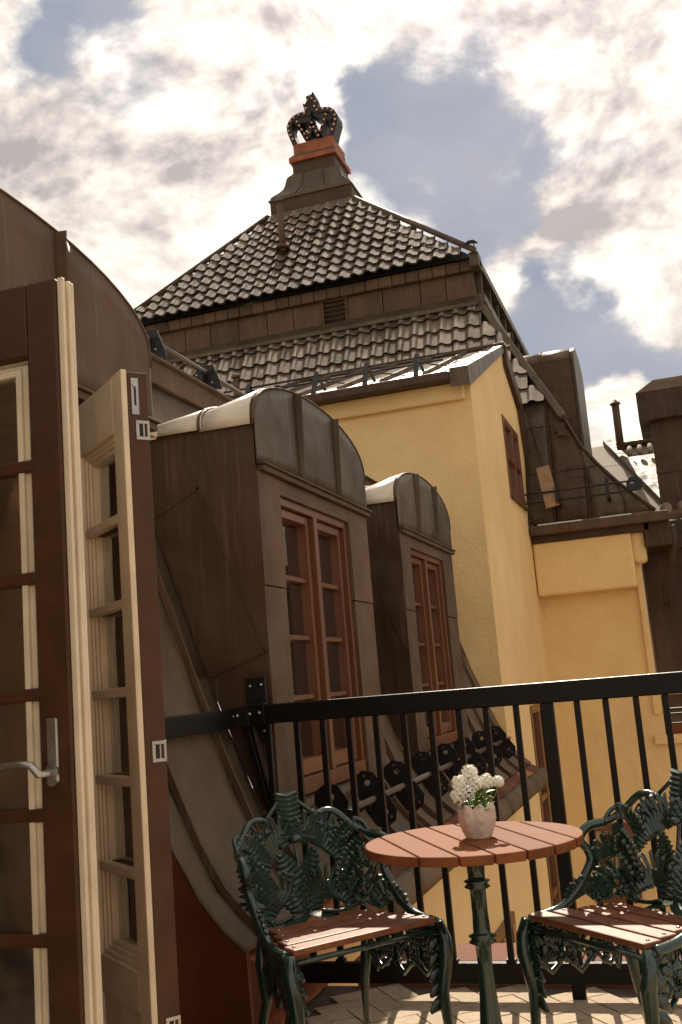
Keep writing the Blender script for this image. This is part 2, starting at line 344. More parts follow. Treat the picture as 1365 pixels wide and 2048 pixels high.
for (y0, y1) in D[1:]:
    n = 4
    for i in range(n): roof_sheet(y0+(y1-y0)*i/n, y0+(y1-y0)*(i+1)/n, zb, .70)
    for i in range(n+1): seam(y0+(y1-y0)*i/n, zb, .69)
    roof_sheet(y0, y1, 2.42, ztop)
# cut cheek in dark red copper beside the door, seen from the terrace
P_ = [(x-.008, z) for x, z in fine(PROF, 3) if z < 2.3]
poly = P_+[(-1.50, .0), (-2.9, .0), (-2.9, P_[0][1])]
MB().prism(poly, (0, 3.325, 0), (1, 0, 0), (0, 0, 1), (0, 1, 0), .02).build('cheek', M['copper_r'], house, label='dark red copper cheek where the roof stops at the door')
MB().add([(-1.51, 3.12, .005), (-1.51, 3.325, .05), (-2.2, 3.325, .05), (-2.2, 3.12, .005)], [(0, 1, 2, 3)]).build('flashing', M['copper_o'], house, solid=.006)
# orange copper tray and side below the roof edge
MB().box(-1.70, -1.62, 3.345, 4.27, -.3, .335).build('upstand', M['copper_r'], house)
MB().add([(-1.56, 3.345, .352), (-1.56, 4.27, .352), (-1.47, 4.27, .32), (-1.47, 3.345, .32)], [(0, 1, 2, 3)]).build('flashing', M['copper_o'], house, solid=.006)
MB().box(-1.62, -1.57, 3.40, 4.26, .0, .02).build('flashing', M['copper_o'], house)
# eaves tray, gutter and soffit beyond the railing
for i in range(12):
    y0 = 4.56+i*.455; y1 = y0+.451
    MB().add([(-1.53, y0, .355), (-1.53, y1, .355), (-1.41, y1, .295), (-1.41, y0, .295)], [(0, 1, 2, 3)]).build('eaves_tray', M['copper_o'] if i in (3, 10) else M['tray'], house, solid=.006)
    MB().grid([[(-1.425, y, .305), (-1.39, y, .30), (-1.355, y, .262), (-1.345, y, .21), (-1.36, y, .175)] for y in (y0, y1)]).build('gutter', M['copper_l'], house, smooth=True, solid=.008)
MB().prism([(-1.365, .17), (-1.41, .14), (-1.69, .08), (-1.69, .34), (-1.55, .34), (-1.41, .285)], (0, 4.56, 0), (1, 0, 0), (0, 0, 1), (0, 1, 0), 5.45).build('soffit', M['board'], house)
MB().box(-2.3, -1.70, 3.4, 10.02, -9, .34).build('wall', M['plaster'], house, label='yellow plaster wall below the eaves')
# top curb and shallow upper roof
MB().box(-2.62, -2.47, 3.3, 10, 2.86, 2.99).build('curb', M['copper'], house, bev=.004)
for i in range(10):
    y0 = 3.2+i*.68
    MB().add([(-2.44, y0, 2.995), (-2.44, y0+.675, 2.995), (-6.5, y0+.675, 3.35), (-6.5, y0, 3.35)], [(0, 1, 2, 3)]).build('roof_panel', M['copper_l'], house, solid=.01)
MB().box(-6.5, -2.4, -3, 3.2, 2.8, 2.85).build('roof_panel', M['copper'], house)
# room behind the door
mb = MB(); mb.box(-5, -1.8, 3.185, 3.3, 0, 2.14); mb.box(-5, -4.9, -1, 3.184, 0, 2.14); mb.box(-5, -1.8, -1, -.9, 0, 2.14); mb.box(-5, -1.72, -1, 3.3, 2.15, 2.2); mb.box(-5, -1.7, -1, 3.3, -.3, -.02); mb.build('room_wall', M['room'], house)

# ---- dormers
def arch(y0, y1, zs=2.42, b=.25, n=22):
    cy, a = (y0+y1)/2, (y1-y0)/2
    return [(cy-a*math.cos(math.pi*i/n), zs+b*math.sin(math.pi*i/n)**.9) for i in range(n+1)]
XF = -1.69
def dormer(y0, y1, seams, mats=('copper_g', 'copper_d', 'copper'), zf=2.2, door=False):
    g, d, c = mats
    d0 = MB(); w = .03
    # near cheek and far cheek follow the roof behind
    def cheek(y, t):
        poly = [(XF, .70 if not door else 0), (XF, 2.41), (-2.62, 2.41), (-2.62, 2.3)]
        poly += [(px_at(z), z) for z in (1.97, 1.6, 1.29, 1.1, .93, .8, .72)] if not door else [(-2.62, 0)]
        return MB().prism(poly, (0, y, 0), (1, 0, 0), (0, 0, 1), (0, 1, 0), t)
    body = cheek(y0, w).build('dormer', M[d], house)
    cheek(y1-w, w).build('cheek', M[d], body)
    # diagonal folds of the cheek sheets
    if not door:
        mb = MB()
        for a, b in (((-2.06, 2.36), (-1.70, 1.38)), ((-2.20, 2.02), (-1.97, 2.13)), ((-1.97, 1.29), (-1.70, 1.38))):
            mb.bar((a[0], y0-.003, a[1]), (b[0], y0-.003, b[1]), .012, .006, (0, 1, 0))
        mb.build('fold', M[d], body)
    # pediment sheets with standing folds
    A = arch(y0-.012, y1+.012); ys = [y0-.012]+list(seams)+[y1+.012]
    def zat(y):
        for (a, b), (c2, d2) in zip(A, A[1:]):
            if a <= y <= c2: return b+(d2-b)*(y-a)/(c2-a)
        return A[0][1]
    for a, b in zip(ys, ys[1:]):
        pts = [(a, zf), (b, zf), (b, zat(b))]+[p for p in reversed(A) if a < p[0] < b]+[(a, zat(a))]
        rows = []
        top = [(a, zat(a))]+[p for p in A if a < p[0] < b]+[(b, zat(b))]
        for k in range(7):
            t = k/6; rows.append([(XF+.012+.006*math.sin(t*math.pi)*math.sin((p[0]-a)/(b-a)*math.pi)-.0, p[0], zf+(p[1]-zf)*t) for p in top])
        MB().grid(rows).build('pediment_panel', M[g], body, smooth=True, solid=.004)
    for s_ in seams:
        MB().add([(XF+.010, s_-.004, zf+.005), (XF+.034, s_+.003, zf+.005), (XF+.010, s_+.006, zf+.005), (XF+.010, s_-.004, zat(s_)-.003), (XF+.05, s_+.004, zat(s_)-.003), (XF+.010, s_+.006, zat(s_)-.003)],
                 [(0, 1, 2), (3, 5, 4), (0, 3, 4, 1), (1, 4, 5, 2), (0, 2, 5, 3)]).build('fold', M[g], body)
    # arched rim and barrel roof sheets
    A = [(A[0][0], 2.375)]+A+[(A[-1][0], 2.375)]
    mb = MB(); mb.grid([[(x, p[0]+(p[0]-(y0+y1)/2)*o_, p[1]+o_*.8) for p in A] for x, o_ in ((XF+.018, .001), (XF+.002, .004), (XF+.002, -.003))])
    mb.build('rim', M[c], body, smooth=True, solid=.006)
    xs = [XF-.005, -1.93, -2.16, -2.40, -2.75]
    fb = lambda x: 1-.72*min(1, (XF-x)/.75)**.8
    for i in range(4):
        o_ = .006+.008*(i % 2)
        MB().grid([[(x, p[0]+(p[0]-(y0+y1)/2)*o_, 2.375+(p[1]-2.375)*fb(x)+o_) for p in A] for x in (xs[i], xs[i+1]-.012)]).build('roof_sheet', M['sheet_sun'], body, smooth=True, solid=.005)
    for x in (-1.94,):
        MB().tube([(x, p[0]+(p[0]-(y0+y1)/2)*.02, 2.375+(p[1]-2.375)*fb(x)+.012) for p in A], .007, 6).build('roof_seam', M['copper'], body, smooth=True)
    # moulding under the pediment
    mb = MB(); mb.box(XF-.02, XF+.030, y0+.02, y1+.012, zf-.026, zf-.001); mb.box(XF-.02, XF+.042, y0+.01, y1+.02, zf+.001, zf+.010)
    mb.build('moulding', M['copper'], body, bev=.002)
    return body
def window(body, wy0, wy1, z0, z1):
    x = XF-.045; M_ = M['wood_win']
    mb = MB(); f = .038
    mb.box(x-.05, x+.03, wy0, wy0+f, z0, z1); mb.box(x-.05, x+.03, wy1-f, wy1, z0, z1); mb.box(x-.05, x+.03, wy0+f, wy1-f, z1-f, z1); mb.box(x-.05, x+.045, wy0+f, wy1-f, z0, z0+.07)
    cy = (wy0+wy1)/2; mb.box(x-.05, x+.034, cy-.026, cy+.026, z0+.07, z1-f)
    mb.build('window_frame', M_, body, bev=.003)
    MB().add([(x-.05, wy0-.1, z0+.005), (x-.05, wy1+.1, z0+.005), (XF+.055, wy1+.1, z0-.045), (XF+.055, wy0-.1, z0-.045)], [(0, 1, 2, 3)]).build('sill', M['copper_l'], body, solid=.012)
    for a, b in ((wy0+f+.004, cy-.03), (cy+.03, wy1-f-.004)):
        s_ = .040; zz0, zz1 = z0+.075, z1-f-.005; mb = MB()
        mb.box(x-.085, x+.006, a, a+s_, zz0, zz1); mb.box(x-.085, x+.006, b-s_, b, zz0, zz1); mb.box(x-.085, x+.006, a+s_, b-s_, zz1-s_, zz1); mb.box(x-.085, x+.008, a+s_, b-s_, zz0, zz0+.07)
        mb.build('casement', M_, body, bev=.003)
        n = 4; h = (zz1-s_-zz0-.07)/n
        for k in range(n):
            q0 = zz0+.07+h*k
            MB().box(x-.050, x-.045, a+s_, b-s_, q0+(.011 if k else 0), q0+h-(.011 if k < n-1 else 0)).build('pane', M['glass'], body)
            if k: MB().box(x-.055, x-.012, a+s_, b-s_, q0-.011, q0+.011).build('glazing_bar', M_, body, bev=.002)
        # inner sash seen through the glass
        for q_ in (.105, .075): MB().box(x-.105, x-.086, b-s_-q_, b-s_-q_+.014, zz0+.05, zz1-.05).build('inner_sash', M['cream'], body)
for k, (y0, y1) in enumerate(D[1:]):
    W_ = y1-y0; seams = (y0+W_*.33, y0+W_*.68)
    b_ = dormer(y0, y1, seams); wy0, wy1 = y0+.26*W_/1.65, y1-.35*W_/1.65; z0, z1 = .74, 2.10
    for i, (a, b, q0, q1) in enumerate(((y0+.002, wy0, .70, 1.66), (y0+.002, wy0, 1.665, 2.172), (wy1, y1-.002, .70, 1.66), (wy1, y1-.002, 1.665, 2.172), (wy0, wy1, z1, 2.172), (wy0, wy1, .66, z0-.02))):
        MB().box(XF-.03, XF+.004+(i % 2)*.003, a, b, q0, q1).build('jamb_sheet', M['copper'], b_, bev=.002)
    mb = MB(); mb.box(-2.75, -2.70, y0+.03, y1-.03, .7, 2.4); mb.box(-2.7, XF-.1, y0+.03, y1-.03, .64, .66); mb.build('room_wall', M['room'], b_)
    mb = MB(); fd = .0
    rows = []
    for i in range(25):
        y = wy0+.05+i*(wy1-wy0-.1)/24; rows.append([(-1.87+.018*math.sin(i*1.7), y, .72), (-1.87+.018*math.sin(i*1.7+.4), y, 2.12)])
    mb.grid(rows[:9]).grid(rows[15:]).build('curtain', M['lace'], b_, smooth=True)  # pale curtain added to stand in for reflections in the window glass
    window(b_, wy0, wy1, z0, z1)
d0 = dormer(D[0][0], D[0][1], (2.13, 2.62), mats=('copper', 'copper_d', 'copper'), zf=2.165, door=True)
mb = MB(); mb.box(XF-.06, XF+.004, 1.562, 1.80, 0, 2.11); mb.box(XF-.06, XF+.004, 2.74, 3.178, 0, 2.11); mb.build('jamb_sheet', M['copper_d'], d0)
mb = MB(); mb.box(XF-.1, XF-.002, 1.80, 1.84, 0, 2.14); mb.box(XF-.1, XF-.002, 2.70, 2.74, 0, 2.14); mb.box(XF-.1, XF-.001, 1.84, 2.70, 2.11, 2.165); mb.build('door_frame', M['wood_door'], d0, bev=.003)

# ---- door leaves
def leaf(hinge, u, n, w, t, label, plates, handle, cream_edge):
    """u: hinge->free edge, n: towards the outside face; built in world coordinates"""
    h, u, n = Vector(hinge), Vector(u).normalized(), Vector(n).normalized(); Z = Vector((0, 0, 1)); z0, z1 = .03, 2.10
    def bx(mb, a, b, c, d, e, f):
        return mb.obox(h+u*(a+b)/2+n*(c+d)/2+Z*(e+f)/2, u, n, Z, (b-a)/2, (d-c)/2, (f-e)/2)
    st = .072; gz0, gz1 = .53, 1.94; split = .018
    mb = MB()
    for c, d in ((split, t),):
        bx(mb, 0, st, c, d, z0, z1); bx(mb, w-st, w, c, d, z0, z1); bx(mb, st, w-st, c, d, gz1, z1); bx(mb, st, w-st, c, d, gz0-.10, gz0); bx(mb, st, w-st, c, d, z0, z0+.12)
        bx(mb, st, w-st, c+.01, d-.012, z0+.12, gz0-.10)
    body = mb.build('door', M['wood_door'], house, bev=.004, label=label)
    mb = MB(); e_ = .004
    bx(mb, 0, st, 0, split-.001, z0, z1); bx(mb, w-st, w+e_, 0, split-.001, z0, z1+.004); bx(mb, st, w-st, 0, split-.001, gz1, z1); bx(mb, st, w-st, 0, split-.001, gz0-.1, gz0); bx(mb, st, w-st, 0, split-.001, z0, z0+.12); bx(mb, st, w-st, .006, split-.001, z0+.12, gz0-.1)
    mb.build('inner_facing', M['cream'], body, bev=.003)
    if cream_edge:
        mb = MB(); k = 4
        for i in range(k):
            c0 = .001+i*(t-.008)/k; bx(mb, w+.0005, w+.007+.007*((k-i) % 2)+(.006 if i == 0 else 0), c0, c0+(t-.012)/k, z0, z1+.002)
        mb.build('edge_strip', M['cream'], body, bev=.002)
    # stepped glazing beads on the inside
    mb = MB()
    for k, (o, dep) in enumerate(((0, .010), (.012, .016), (.024, .024))):
        a, b = st+o, w-st-o; c, d = dep, dep+.02
        for (p, q, r_, s_) in ((a, a+.013, gz0+o, gz1-o), (b-.013, b, gz0+o, gz1-o), (a+.013, b-.013, gz0+o, gz0+o+.013), (a+.013, b-.013, gz1-o-.013, gz1-o)): bx(mb, p, q, c, d+.001*k, r_, s_)
    mb.build('glazing_bead', M['cream'], body, bev=.0015)
    n_ = 6; hh = (gz1-gz0)/n_
    for k in range(n_):
        q = gz0+hh*k; mb = MB(); bx(mb, st+.002, w-st-.002, t*.55, t*.55+.005, q+.01, q+hh-.01); mb.build('pane', M['glass'], body)
        if k:
            mb = MB(); bx(mb, st+.001, w-st-.001, split+.012, t-.006, q-.013, q+.013); mb.build('glazing_bar', M['wood_door'], body, bev=.004)
            mb = MB(); bx(mb, st+.001, w-st-.001, .004, split+.011, q-.013, q+.013); mb.build('glazing_bar', M['cream'], body, bev=.004, label='cream inner side of the glazing bar')
    for (zc, kind) in plates:
        mb = MB(); f = h+u*(w+.0015)
        if kind == 'bolt':
            c = f+n*(t*.50)+Z*zc; mb.obox(c, n, Z, u, .0105, .052, .0015)
            p_ = mb.build('flush_bolt', M['steel'], body, bev=.001)
            MB().obox(c+u*.002, n, Z, u, .0025, .026, .001).build('slot', M['reed'], body); disc(MB(), c+u*.003+Z*.033, u, .007, .004).build('knob', M['steel'], body)
        else:
            c = f+n*(t*.78)+Z*zc; mb = MB()
            for (a, b, p, q) in ((-.023, .016, .018, .027), (-.023, .016, -.027, -.018), (-.023, -.014, -.018, .018), (.009, .016, -.018, .018), (-.003, .001, -.018, .018)): mb.obox(c+n*(a+b)/2+Z*(p+q)/2, n, Z, u, (b-a)/2, (q-p)/2, .0016)
            mb.build('strike_plate', M['steel'], body, bev=.0008)
            MB().obox(c+n*-.0085, n, Z, u, .005, .016, .0006).build('slot', M['reed'], body)
    if handle:
        f = h+u*(w-.040)+n*t; mb = MB(); mb.obox(f+n*.004+Z*1.125, u, Z, n, .0125, .062, .004); mb.build('handle_plate', M['steel'], body, bev=.003)
        p = f+Z*1.082; MB().tube([p, p+n*.03, p+n*.045-u*.006, p+n*.05-u*.02+Z*.018, p+n*.05-u*.045+Z*.022, p+n*.05-u*.10+Z*.018, p+n*.05-u*.118+Z*.018], [.009, .008, .008, .008, .008, .0085, .007], 10).build('handle', M['steel'], body, smooth=True)
        disc(MB(), f+n*.008+Z*1.066, n, .010, .012, 14).build('keyhole_rose', M['steel'], body)
        disc(MB(), f+n*.008+Z*1.085, n, .014, .008, 14).build('handle_rose', M['steel'], body)
    return body
leaf((-1.69, 1.855, 0), (1, 0, 0), (0, -1, 0), .53, .055, 'near brown door leaf opened square to the wall with lever handle', [], True, True)
u2 = Vector((.77, -.64, 0)).normalized(); n2 = Vector((.64, .77, 0)).normalized()
h2 = Vector((-1.364, 2.42, 0))-u2*.43
leaf(h2, u2, n2, .43, .078, 'far door leaf half open showing cream inside and lock plates on its edge', [(2.03, 'bolt'), (1.935, 'plate'), (1.075, 'plate'), (.40, 'plate')], False, False)
# curtain hung behind the near leaf
rows = []
for i in range(61):
    x = -1.66+i*.0080; yy = 1.885+.020*math.sin(i*.8)+.006*math.sin(i*2.3+1)
    rows.append([(x, yy, .06), (x+.004*math.sin(i), yy+.004, .9), (x, yy, 1.70)])
cur = MB().grid(rows).build('curtain', M['curtain'], None, smooth=True); tag(cur, 'red-brown pleated curtain hanging behind the glass of the near door leaf', 'curtain')
mb = MB()
for i in range(22):
    for k in range(2):
        t = i/21; mb.sphere((-1.62+.34*(1-t) if k else -1.30-.02*math.sin(t*9), 1.853, .06+.86*t-.12*k*math.sin(t*3)), .0042, 6, 4)
mb.build('fringe', M['lace'], cur, smooth=True)

# ================================================================= RAILING
rail = thing('balcony_railing', 'black steel balcony railing across the terrace edge', 'railing', (-.5, 4.1, 0))
HZ0, HZ1 = 1.075, 1.155
MB().box(-1.71, 3.2, 4.085, 4.125, HZ0, HZ1).build('handrail', M['dark'], rail, bev=.005)
MB().box(-1.69, 3.2, 4.085, 4.12, .052, .128).build('bottom_rail', M['dark'], rail, bev=.004)
bxs = [-1.694, -1.567, -1.452, -1.340, -1.224, -1.107, -.995, -.880, -.772, -.653, -.419, -.312, -.200, -.094]+[.02+.112*i for i in range(26)]
bm_ = MB().box(-.0115, .0115, -.0115, .0115, .1285, 1.0745).mesh('baluster', M['dark'])
for x in bxs:
    if abs(x-1.25) < .05: continue
    o = link('baluster', bm_, rail, bev=.002); o.location = (x, 4.103, 0)
fm = MB().box(-.018, .018, -.0165, .0165, .1285, .14).mesh('foot', M['dark'])
for x in bxs:
    o = link('foot', fm, rail); o.location = (x, 4.103, 0)
for x in (-.533, 1.25): MB().box(x-.025, x+.025, 4.086, 4.12, .0, 1.0745).build('post', M['dark'], rail, bev=.004)
# clamp, short side rail and wall bracket at the left end
mb = MB(); mb.box(-1.785, -1.70, 4.078, 4.131, HZ0-.006, HZ1+.006); mb.build('clamp', M['dark'], rail, bev=.004)
MB().bar((-1.855, 4.085, 1.108), (-1.775, 4.10, 1.113), .05, .086).build('clamp', M['dark'], rail, bev=.003)
MB().bar((-1.868, 3.40, 1.105), (-1.852, 4.07, 1.105), .045, .078).build('side_rail', M['dark'], rail, bev=.004)
mb = MB(); mb.box(-1.80, -1.705, 4.134, 4.146, 1.0, 1.275); mb.build('wall_bracket', M['bracket'], rail, bev=.006)
MB().bar((-1.80, 4.12, 1.08), (-1.70, 4.11, .66), .024, .036, (0, 1, 0)).build('brace', M['dark'], rail, bev=.003)
MB().bar((-1.775, 4.135, 1.08), (-1.685, 4.12, .70), .012, .03, (0, 1, 0)).build('brace', M['pole'], rail)
for x, y, z in ((-1.778, 4.131, 1.235), (-1.727, 4.131, 1.238), (-1.727, 4.131, 1.045), (-1.764, 4.076, 1.12), (-1.72, 4.076, 1.122), (-1.834, 4.058, 1.115), (-1.815, 4.062, 1.117)):
    MB().sphere((x, y, z), .0075, 10, 5).build('bolt', M['steel'], rail, smooth=True)

# ================================================================= SNOW GUARDS
OCT = [(-1, -.55), (-.55, -1), (.55, -1), (1, -.55), (1, .40), (.5, 1), (-.5, 1), (-1, .40)]
TRAP = [(-1.15, -.9), (1.15, -.9), (.95, -.2), (.5, .95), (-.5, .95), (-.95, -.2)]
def octo_plate(mb, c, a, b, n, r1, r2, t, hole, shape=OCT):
    """flat steel plate in plane (a,b) with a round hole"""
    c, a, b, n = map(Vector, (c, a, b, n)); hx, hy, hr = hole; out, inn = [], []
    for (p, q), (p2, q2) in zip(shape, shape[1:]+shape[:1]):
        for u in (0, .5):
            x, y = (p+(p2-p)*u)*r1, (q+(q2-q)*u)*r2; an = math.atan2(y-hy, x-hx); out.append((x, y)); inn.append((hx+hr*math.cos(an), hy+hr*math.sin(an)))
    k = len(out); vs = [c+a*x+b*y+n*(s*t/2) for s in (-1, 1) for x, y in out+inn]; fs = []; K = 2*k
    for i in range(k):
        j = (i+1) % k
        fs += [(i, j, j+k, i+k), (K+i, K+i+k, K+j+k, K+j), (i, K+i, K+j, j), (i+k, j+k, K+j+k, K+i+k)]
    mb.add(vs, fs)
def snow_guard(label, ys, pole, off, x0, z0, nrm, size=.082, lower=True, shape=OCT):
    g = thing('snow_guard', label, 'snow guard', (x0, ys[0], z0), group='snow guards on the mansard roof')
    nx, nz = nrm; P = Vector((x0, 0, z0)); N_ = Vector((nx, 0, nz)); T_ = Vector((nz, 0, -nx))
    p0, p1 = pole
    MB().tube([(x0+nx*off, p0, z0+nz*off), (x0+nx*off, p1, z0+nz*off)], .016, 10).build('pole', M['pole'], g, smooth=True)
    for y in ys:
        for k, sg in enumerate((1, -1) if lower else (1,)):
            c = P+N_*(off if lower else off*.72)-T_*(.062*sg if lower else 0)+Vector((0, y+.02*sg, 0)); mb = MB()
            octo_plate(mb, c, T_, N_, (0, 1, 0), size, size*.82, .006, (-.02*sg, .012, .015), shape)
            disc(mb, c+T_*.045*sg+N_*.035-Vector((0, .006, 0)), (0, 1, 0), .006, .012, 8)
            mb.bar(c-Vector((0, .0, 0))-T_*size*.7*sg, c+Vector((0, .10, 0))-T_*size*.7*sg, .04, .006, (nx, 0, nz))
            mb.build('bracket_plate', M['bracket'], g)
            disc(MB(), c+T_*.05*sg-N_*.03-Vector((0, .005, 0)), (0, 1, 0), .006, .006, 8).build('bolt', M['steel'], g); disc(MB(), c-T_*.055*sg+N_*.02-Vector((0, .005, 0)), (0, 1, 0), .006, .006, 8).build('bolt', M['steel'], g)
        mb = MB(); mb.bar(P+N_*.0+Vector((0, y, 0)), P+N_*off*1.0+Vector((0, y, 0)), .012, .05, (0, 1, 0)); mb.build('clamp', M['bracket'], g)
sx, sz = px_at(.60), .60
snow_guard('long snow guard of black holed plates on a pole below the dormer windows', [4.40, 4.95, 5.50, 6.1, 6.7, 7.3, 7.95, 8.6], (4.2, 9.0), .17, -1.655, .56, (.82, .57))
snow_guard('snow guard on the roof edge above the arched dormers, against the tiles', [4.75, 5.45, 6.15, 7.7], (3.4, 8.6), .12, -2.52, 3.0, (.10, .995), size=.10, lower=False, shape=TRAP)

# ================================================================= TOWER HOUSE
tower = thing('tower_house', 'yellow plaster house with tiled pyramid tower roof and copper pedestal', 'house', (-4, 14, -9))
YA, YB = 10.0, 13.6
# projecting bay: front wall, side wall with window openings
def wall_y(name, y, x0, x1, z0, z1, t, m=M['plaster'], holes=()):   # wall in plane Y with rectangular holes
    xs = sorted({x0, x1, *[h[0] for h in holes], *[h[1] for h in holes]}); zs = sorted({z0, z1, *[h[2] for h in holes], *[h[3] for h in holes]}); mb = MB()
    for a, b in zip(xs, xs[1:]):
        for c, d in zip(zs, zs[1:]):
            if any(h[0] <= a and b <= h[1] and h[2] <= c and d <= h[3] for h in holes): continue
            mb.box(a, b, y, y+t, c, d)
    return mb.build(name, m, tower)
def plaster_grid(mb, f, nu, nv):
    mb.grid([[f(i/nu, j/nv) for j in range(nv+1)] for i in range(nu+1)])
wall_y('wall', YA, -4.3, -2.002, -9, 4.12, .30)
MB().box(-4.3, -1.76, YA-.07, YA-.002, 3.93, 4.12).build('cornice', M['plaster'], tower, bev=.02)
# side wall polygon in Y,Z with holes: built of strips
XS = -1.70
def side_top(y):
    pts = [(10.0, 4.15), (12.57, 5.20), (13.55, 4.72), (13.75, 3.0)]
    for (a, b), (c, d) in zip(pts, pts[1:]):
        if a <= y <= c: return b+(d-b)*(y-a)/(c-a)
    return pts[-1][1]
mb = MB(); holes = [(11.95, 13.15, 3.24, 4.22), (11.75, 12.75, -2.2, .83), (8.25, 9.2, -3.0, -.79)]
ysp = sorted({10.3, 11.2, 11.95, 12.57, 13.15, 13.55, 13.65, 11.75, 12.75})
for a, b in zip(ysp, ysp[1:]):
    zs = sorted({-9, *[z for h in holes[:2] if h[0] <= a and b <= h[1] for z in h[2:]]})+[None]
    hs = [(h[2], h[3]) for h in holes[:2] if h[0] <= a and b <= h[1]]
    for c, d in zip(zs, zs[1:]):
        if d is not None and any(q[0] <= c and d <= q[1] for q in hs): continue
        za, zb_ = (d, d) if d is not None else (side_top(a), side_top(b))
        mb.prism([(a, c), (b, c), (b, zb_), (a, za)], (XS, 0, 0), (0, 1, 0), (0, 0, 1), (-1, 0, 0), .3)
mb.prism([(10.0, -9), (10.3, -9), (10.3, side_top(10.3)), (10.0, 4.12)], (XS-.001, 0, 0), (0, 1, 0), (0, 0, 1), (-1, 0, 0), .3)
mb.build('wall', M['plaster'], tower, label='pale sunlit side wall of the bay with two windows')
def side_window(y0, y1, z0, z1, n_c, n_r, dep=.12, m='wood_win'):
    x = XS-dep; mb = MB(); f = .09
    mb.box(x-.06, x, y0, y0+f, z0, z1); mb.box(x-.06, x, y1-f, y1, z0, z1); mb.box(x-.06, x, y0+f, y1-f, z1-f, z1); mb.box(x-.06, x+.02, y0+f, y1-f, z0, z0+f)
    w_ = mb.build('window', M[m], tower, bev=.004)
    for i in range(1, n_c): yy = y0+(y1-y0)*i/n_c; MB().box(x-.05, x+.012, yy-.05, yy+.05, z0+f, z1-f).build('mullion', M[m], w_, bev=.004)
    for j in range(1, n_r): zz_ = z0+(z1-z0)*j/n_r; MB().box(x-.045, x+.004, y0+f, y1-f, zz_-.03, zz_+.03).build('glazing_bar', M[m], w_)
    for i in range(n_c): MB().box(x-.035, x-.028, y0+(y1-y0)*i/n_c+.05, y0+(y1-y0)*(i+1)/n_c-.05, z0+f, z1-f).build('pane', M['glass'], w_)
    MB().box(x-.5, x-.45, y0-.1, y1+.1, z0-.1, z1+.1).build('room_wall', M['room'], w_)
    MB().box(x+.0, XS+.04, y0-.04, y1+.04, z0-.03, z0).build('sill', M['copper'], w_)
    return w_
side_window(11.95, 13.15, 3.24, 4.22, 2, 2, -.012)
side_window(11.62, 12.75, -2.2, .83, 2, 3, -.012)
hw = MB(); hw.box(-1.72, -1.66, 8.25, 9.2, -3, -.79); ww = hw.build('window', M['wood_win'], house, bev=.01); MB().box(-1.662, -1.655, 8.33, 9.12, -2.9, -.87).build('pane', M['glass'], ww)
for yy in (8.5, 8.75, 8.95): MB().box(-1.665, -1.64, yy-.03, yy+.03, -2.9, -.87).build('glazing_bar', M['wood_win'], ww)
# bay roof: front slope, ridge, snow rail, gutter
for i in range(6):
    x0 = -4.4+i*.455; x1 = x0+.45
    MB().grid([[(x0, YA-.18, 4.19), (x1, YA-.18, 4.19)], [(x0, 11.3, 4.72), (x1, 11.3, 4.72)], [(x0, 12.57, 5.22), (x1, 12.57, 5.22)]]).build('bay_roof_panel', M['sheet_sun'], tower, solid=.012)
for i in range(6):
    x0 = -4.4+i*.455
    MB().bar((x0, YA-.18, 4.21), (x0, 12.5, 5.22), .016, .05).build('bay_roof_seam', M['copper'], tower)
MB().box(-4.4, -1.86, YA-.26, YA-.17, 4.09, 4.19).build('gutter', M['copper_d'], tower, bev=.02)
MB().box(-4.4, -1.78, YA-.16, YA-.0, 4.10, 4.15).build('soffit', M['copper_d'], tower)
MB().tube([(-4.4, 12.57, 5.25), (-1.66, 12.57, 5.25)], .045, 8).build('ridge_roll', M['copper_d'], tower, smooth=True)
# flashing sheets wrapping the side edge of the bay roof
for i in range(4):
    y0 = YA-.20+i*.70; y1 = y0+.69; s0, s1 = 4.20+(y0-9.8)*.372, 4.20+(y1-9.8)*.372
    MB().grid([[(-1.86, y, s+.02) for y, s in ((y0, s0), (y1, s1))], [(-1.675, y, s+.02) for y, s in ((y0, s0), (y1, s1))], [(-1.67, y, s-.19+.12*((y-9.8)/2.8)) for y, s in ((y0, s0), (y1, s1))]]).build('verge_sheet', M['copper_g'], tower, solid=.01)
MB().grid([[(-1.86, YA-.205, 4.22), (-1.67, YA-.205, 4.22)], [(-1.86, YA-.2, 4.03), (-1.67, YA-.2, 4.03)]]).build('verge_sheet', M['copper_g'], tower, solid=.01)
mb = MB(); mb.prism([(12.57, 5.25), (13.6, 4.78), (13.85, 3.9), (13.75, 2.98), (13.6, 2.98), (13.66, 3.9), (13.42, 4.62), (12.57, 4.98)], (-1.69, 0, 0), (0, 1, 0), (0, 0, 1), (1, 0, 0), .05); mb.build('verge_sheet', M['copper_d'], tower)
mb = MB()
for zo, yo in ((.10, .02), (.17, .04)): mb.tube([(-4.4, YA+yo, 4.29+zo), (-1.95, YA+yo, 4.29+zo)], .012, 6)
sgb = thing('snow_guard', 'thin rod snow guard along the gutter above the yellow front wall', 'snow guard', (-3, 10, 4.25), group='snow guards on the tower house')
mb.build('rod', M['bracket'], sgb)
for x in (-4.1, -3.32, -2.76, -2.22):
    mb = MB(); mb.bar((x, YA-.12, 4.22), (x, YA+.04, 4.50), .02, .05, (1, 0, 0)); mb.bar((x, YA+.30, 4.37), (x, YA+.03, 4.48), .015, .03, (1, 0, 0)); mb.build('bracket', M['bracket'], sgb)
    MB().tube([(x, YA-.0, 4.4), (x+.35, YA+.25, 4.36)], .008, 5).build('stay', M['bracket'], sgb)

